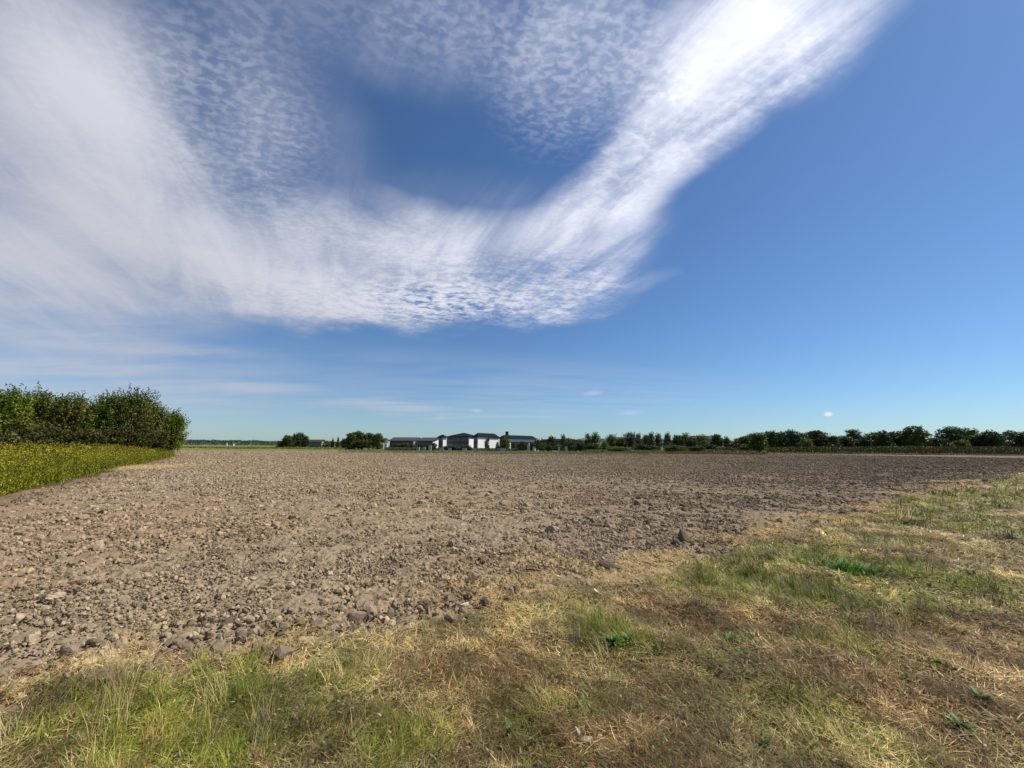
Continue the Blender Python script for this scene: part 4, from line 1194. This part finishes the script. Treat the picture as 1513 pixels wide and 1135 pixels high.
def build_world():
    w = bpy.data.worlds.new("World"); scene.world = w; w.use_nodes = True
    nt = w.node_tree; nt.nodes.clear()
    Lk = nt.links.new
    out = N(nt, "ShaderNodeOutputWorld"); bg = N(nt, "ShaderNodeBackground"); bg.inputs["Strength"].default_value = 0.1
    Lk(bg.outputs[0], out.inputs["Surface"])
    sky = N(nt, "ShaderNodeTexSky", sky_type='NISHITA'); sky.sun_disc = False
    sky.sun_elevation = R(SUN_EL); sky.sun_rotation = R(SUN_AZ)
    sky.altitude = 50; sky.air_density = 1.0; sky.dust_density = 0.3; sky.ozone_density = 2.5
    tc = N(nt, "ShaderNodeTexCoord")
    sep = N(nt, "ShaderNodeSeparateXYZ"); Lk(tc.outputs["Generated"], sep.inputs[0])

    def val(v):
        return v
    def math_(op, a, b=None, c=None, clamp=False):
        n = N(nt, "ShaderNodeMath", operation=op); n.use_clamp = clamp
        for i, s in enumerate((a, b, c)):
            if s is None: continue
            if isinstance(s, (int, float)): n.inputs[i].default_value = s
            else: Lk(s, n.inputs[i])
        return n.outputs[0]
    def comb3(x, y, z=0.0):
        n = N(nt, "ShaderNodeCombineXYZ")
        for i, s in enumerate((x, y, z)):
            if isinstance(s, (int, float)): n.inputs[i].default_value = s
            else: Lk(s, n.inputs[i])
        return n.outputs[0]
    def noise(vec, scale, detail=3, rough=0.5, dist=0.0, color=False):
        n = N(nt, "ShaderNodeTexNoise"); n.inputs["Scale"].default_value = scale; n.inputs["Detail"].default_value = detail
        n.inputs["Roughness"].default_value = rough; n.inputs["Distortion"].default_value = dist
        Lk(vec, n.inputs["Vector"])
        return n.outputs["Color" if color else "Fac"]
    def mr(v, a, b, c=0.0, d=1.0, smooth=True):
        n = N(nt, "ShaderNodeMapRange", interpolation_type='SMOOTHSTEP' if smooth else 'LINEAR')
        Lk(v, n.inputs["Value"])
        n.inputs["From Min"].default_value = a; n.inputs["From Max"].default_value = b
        n.inputs["To Min"].default_value = c; n.inputs["To Max"].default_value = d
        return n.outputs["Result"]
    X, Y, Z = sep.outputs
    # cloud layer plane: where the view line meets a sheet overhead
    zz = math_('MAXIMUM', math_('ADD', Z, 0.06), 0.02)
    pl = comb3(math_('DIVIDE', X, zz), math_('DIVIDE', Y, zz))
    # stereographic sky chart, conformal, for the large cloud shapes
    den = math_('MAXIMUM', math_('ADD', Y, 1.0), 0.05)
    chart = comb3(math_('DIVIDE', X, den), math_('DIVIDE', Z, den))
    # ragged edges: warp the chart with turbulence of the cloud sheet
    def warped(amp, sc, seed):
        v = N(nt, "ShaderNodeVectorMath", operation='ADD'); Lk(pl, v.inputs[0]); v.inputs[1].default_value = (seed, seed * 0.7, 0)
        c = noise(v.outputs[0], sc, 4, 0.55, color=True)
        s = N(nt, "ShaderNodeVectorMath", operation='SUBTRACT'); Lk(c, s.inputs[0]); s.inputs[1].default_value = (0.5, 0.5, 0.5)
        m = N(nt, "ShaderNodeVectorMath", operation='SCALE'); Lk(s.outputs[0], m.inputs[0]); m.inputs["Scale"].default_value = amp
        a = N(nt, "ShaderNodeVectorMath", operation='ADD'); Lk(chart, a.inputs[0]); Lk(m.outputs[0], a.inputs[1])
        return a.outputs[0]
    W1 = warped(0.05, 1.9, 3.0)

    def chart_xy(px, py):
        d = M3 @ Vector(((px - CX) / F, -(py - CY) / F, -1.0)); d.normalize()
        return d.x / (1 + d.y), d.z / (1 + d.y)

    def blob(px, py, rx, ry, ang, vec, soft=0.3):
        """soft elliptical mass; radii and centre given as on the photo, stored as sky directions"""
        u, v = chart_xy(px, py)
        a = R(ang)
        u2, v2 = chart_xy(px + rx * math.cos(a), py - rx * math.sin(a)); ru = math.hypot(u2 - u, v2 - v)
        th = math.atan2(v2 - v, u2 - u)
        u3, v3 = chart_xy(px + ry * math.sin(a), py + ry * math.cos(a)); rv = math.hypot(u3 - u, v3 - v)
        m = N(nt, "ShaderNodeMapping", vector_type='TEXTURE'); Lk(vec, m.inputs["Vector"])
        m.inputs["Location"].default_value = (u, v, 0); m.inputs["Rotation"].default_value = (0, 0, th); m.inputs["Scale"].default_value = (ru, rv, 1)
        g = N(nt, "ShaderNodeVectorMath", operation='LENGTH'); Lk(m.outputs[0], g.inputs[0])
        return mr(g.outputs["Value"], 1.0, soft)
    def total(lst, vec):
        s = None
        for (px, py, rx, ry, ang, wgt, *so) in lst:
            b = math_('MULTIPLY', blob(px, py, rx, ry, ang, vec, so[0] if so else 0.3), wgt)
            s = b if s is None else math_('ADD', s, b)
        return s
    thick = [
        # right arm of the V, from the top down to the bright lower fringe
        (1200, -20, 240, 130, 25, 0.85), (1190, 90, 150, 75, 40, 0.5), (1060, 215, 120, 40, 40, 0.35), (1080, 60, 200, 110, 40, 0.6), (1010, 120, 250, 120, 45, 0.55), (1130, 110, 170, 75, 45, 0.5), (950, 220, 260, 95, 40, 0.75),
        (890, 290, 190, 80, 25, 0.55), (860, 350, 170, 75, 15, 0.55), (700, 390, 240, 95, 5, 0.6), (700, 448, 230, 46, 2, 0.8), (560, 445, 280, 50, -3, 0.75), (840, 436, 150, 44, 12, 0.85), (430, 440, 200, 55, -5, .5), (880, 400, 110, 50, 20, 0.35),
        # left arm and the milky sheet
        (500, 400, 300, 100, -8, 0.75), (270, 400, 300, 110, -8, 0.7), (60, 420, 260, 110, 0, 0.75), (270, 300, 290, 150, -35, 0.75), (150, 210, 240, 190, -50, 0.7), (90, 60, 220, 150, -40, 0.75),
        (20, 320, 200, 150, 0, 0.55), (70, 170, 210, 220, 0, 0.3), (230, 60, 130, 90, -50, 0.35), (560, 330, 260, 80, -15, 0.45), (640, 310, 120, 40, 0, .2)]
    thin = [
        (600, 40, 480, 130, 0, 0.5), (880, 70, 240, 150, 20, 0.6), (330, 160, 170, 190, -45, 0.6), (450, 200, 170, 120, -40, 0.45), (700, 320, 280, 80, 0, .4), (40, 200, 200, 300, 0, .4),
        (60, 505, 330, 45, -4, 0.5), (230, 530, 300, 30, -4, 0.35), (60, 545, 230, 30, 0, 0.4), (330, 572, 200, 18, -3, 0.5, .1), (570, 600, 120, 14, -2, 0.4, .1),
        (150, 600, 420, 60, -3, 0.35), (960, 412, 60, 16, 20, 0.45, .1), (0, 350, 300, 300, 0, .3)]
    T = total(thick, W1)
    T = math_('MAXIMUM', math_('SUBTRACT', T, total([(680, 190, 320, 135, 0, 1.0, .2), (600, 90, 340, 150, 0, 0.55, .2), (480, 260, 120, 50, -30, .35, .1), (60, 235, 90, 60, -50, .5, .1), (150, 300, 90, 25, -40, .35, .1)], W1)), 0.0)
    H_ = total(thin, W1)
    fine = [(1224, 612, 10, 5, 0, 0.75, .2), (704, 607, 12, 4, 0, 0.35, .1), (876, 581, 22, 5, 5, 0.28, .1), (930, 610, 30, 6, 0, 0.2, .1), (650, 617, 12, 5, 0, .2, .1)]
    Fi = total(fine, chart)
    big = noise(pl, 1.1, 6, 0.55, 0.4)
    lay = N(nt, "ShaderNodeMapping"); Lk(pl, lay.inputs["Vector"]); lay.inputs["Scale"].default_value = (0.35, 1.3, 1)
    low = total([(150, 508, 330, 20, -3, 0.42), (60, 545, 240, 20, 0, 0.42), (330, 572, 190, 15, -3, 0.42), (560, 600, 130, 11, -2, 0.34), (130, 590, 340, 30, -3, 0.25),
                 (90, 470, 330, 40, -3, 0.4), (700, 612, 200, 10, 0, .12), (520, 575, 760, 85, 0, .17), (100, 560, 400, 90, 0, .2)], warped(0.02, 0.8, 9.0))
    low = math_('MULTIPLY', low, mr(noise(lay.outputs[0], 1.6, 6, 0.6, 0.3), 0.3, 0.62, 0.25, 1.15))
    # fibrous streaks of the milky veil
    rot = N(nt, "ShaderNodeMapping", vector_type='TEXTURE'); Lk(pl, rot.inputs["Vector"]); rot.inputs["Rotation"].default_value = (0, 0, R(118)); rot.inputs["Scale"].default_value = (2.2, 0.5, 1)
    streak = noise(rot.outputs[0], 2.0, 8, 0.62, 0.9)
    # small ripple cells of the altocumulus
    rp = N(nt, "ShaderNodeMapping"); Lk(pl, rp.inputs["Vector"]); rp.inputs["Rotation"].default_value = (0, 0, R(-28)); rp.inputs["Scale"].default_value = (1.0, 1.45, 1)
    cells_f = noise(rp.outputs[0], 36, 2, 0.5, 0.3)
    cells_c = noise(rp.outputs[0], 13, 4, 0.6, 0.5)
    ripple = mr(cells_f, 0.36, 0.70)
    ripple2 = mr(cells_c, 0.34, 0.68)
    st = mr(streak, 0.36, 0.66)
    bg_ = mr(big, 0.32, 0.68)
    # optical depth of the sheet, then the share of sky it hides
    lf = mr(X, -0.1, -0.55, 0.0, 0.42)
    st = math_('ADD', math_('MULTIPLY', st, math_('SUBTRACT', 1.0, lf)), math_('MULTIPLY', lf, 0.62))
    tex = math_('ADD', math_('ADD', 0.28, math_('MULTIPLY', st, 0.75)), math_('MULTIPLY', bg_, 0.5))
    fringe = total([(760, 440, 330, 90, 4, 0.75, .3), (560, 455, 300, 60, -2, 0.45, .3), (1130, 170, 280, 110, 42, 0.5, .3), (900, 200, 220, 130, 40, .5), (380, 170, 160, 170, -40, .9), (500, 330, 240, 70, -10, .3)], chart)
    tex = math_('MULTIPLY', tex, math_('SUBTRACT', 1.0, math_('MULTIPLY', math_('SUBTRACT', 1.0, ripple2), math_('MULTIPLY', fringe, 0.85)), clamp=True))
    fine_bite = math_('SUBTRACT', 1.0, math_('MULTIPLY', math_('SUBTRACT', 1.0, ripple), math_('ADD', 0.12, math_('MULTIPLY', fringe, 0.3))), clamp=True)
    tex = math_('MULTIPLY', tex, fine_bite)
    tau = math_('MULTIPLY', math_('POWER', T, 1.25), tex)
    tau = math_('MULTIPLY', tau, 1.15)
    veil = math_('MULTIPLY', H_, math_('ADD', 0.18, math_('MULTIPLY', st, 0.24)))
    zone = total([(620, 30, 460, 120, 0, 0.7, .1), (345, 160, 200, 185, -40, 1.1, .2), (860, 90, 230, 150, 30, .9, .2)], W1)
    rippled = math_('MULTIPLY', math_('MULTIPLY', zone, math_('ADD', 0.15, math_('MULTIPLY', bg_, 0.7))), ripple)
    tau = math_('ADD', math_('ADD', tau, veil), low)
    tau = math_('ADD', tau, math_('MULTIPLY', rippled, 0.5))
    tau = math_('MULTIPLY', tau, mr(Z, 0.005, 0.05))
    a = math_('SUBTRACT', 1.0, math_('POWER', 2.71828, math_('MULTIPLY', tau, -1.0)))
    a = math_('ADD', a, Fi)
    alpha = math_('MINIMUM', math_('MAXIMUM', a, 0.0), 0.95)
    # cloud brightness: brighter where thick and towards the sun
    dot = N(nt, "ShaderNodeVectorMath", operation='DOT_PRODUCT'); Lk(tc.outputs["Generated"], dot.inputs[0]); dot.inputs[1].default_value = sun_dir
    glow = mr(dot.outputs["Value"], -0.1, 0.85, 0.0, 1.0, smooth=False)
    br = math_('ADD', math_('MULTIPLY', glow, 4.8), 5.2)
    br = math_('MULTIPLY', br, math_('ADD', 0.86, math_('MULTIPLY', alpha, 0.2)))
    cc = N(nt, "ShaderNodeVectorMath", operation='SCALE'); cc.inputs[0].default_value = (0.98, 0.995, 1.10); Lk(br, cc.inputs["Scale"])
    # clear sky grading
    hs = N(nt, "ShaderNodeVectorMath", operation='MULTIPLY'); hs.inputs[1].default_value = SKY_TINT
    Lk(sky.outputs[0], hs.inputs[0])
    mx = N(nt, "ShaderNodeMix", data_type='RGBA'); Lk(alpha, mx.inputs[0]); Lk(hs.outputs[0], mx.inputs[6]); Lk(cc.outputs[0], mx.inputs[7])
    Lk(mx.outputs[2], bg.inputs["Color"])
build_world()

scene.view_settings.view_transform = 'Standard'
scene.view_settings.look = 'None'
scene.view_settings.exposure = 0.16
scene.view_settings.gamma = 1.0
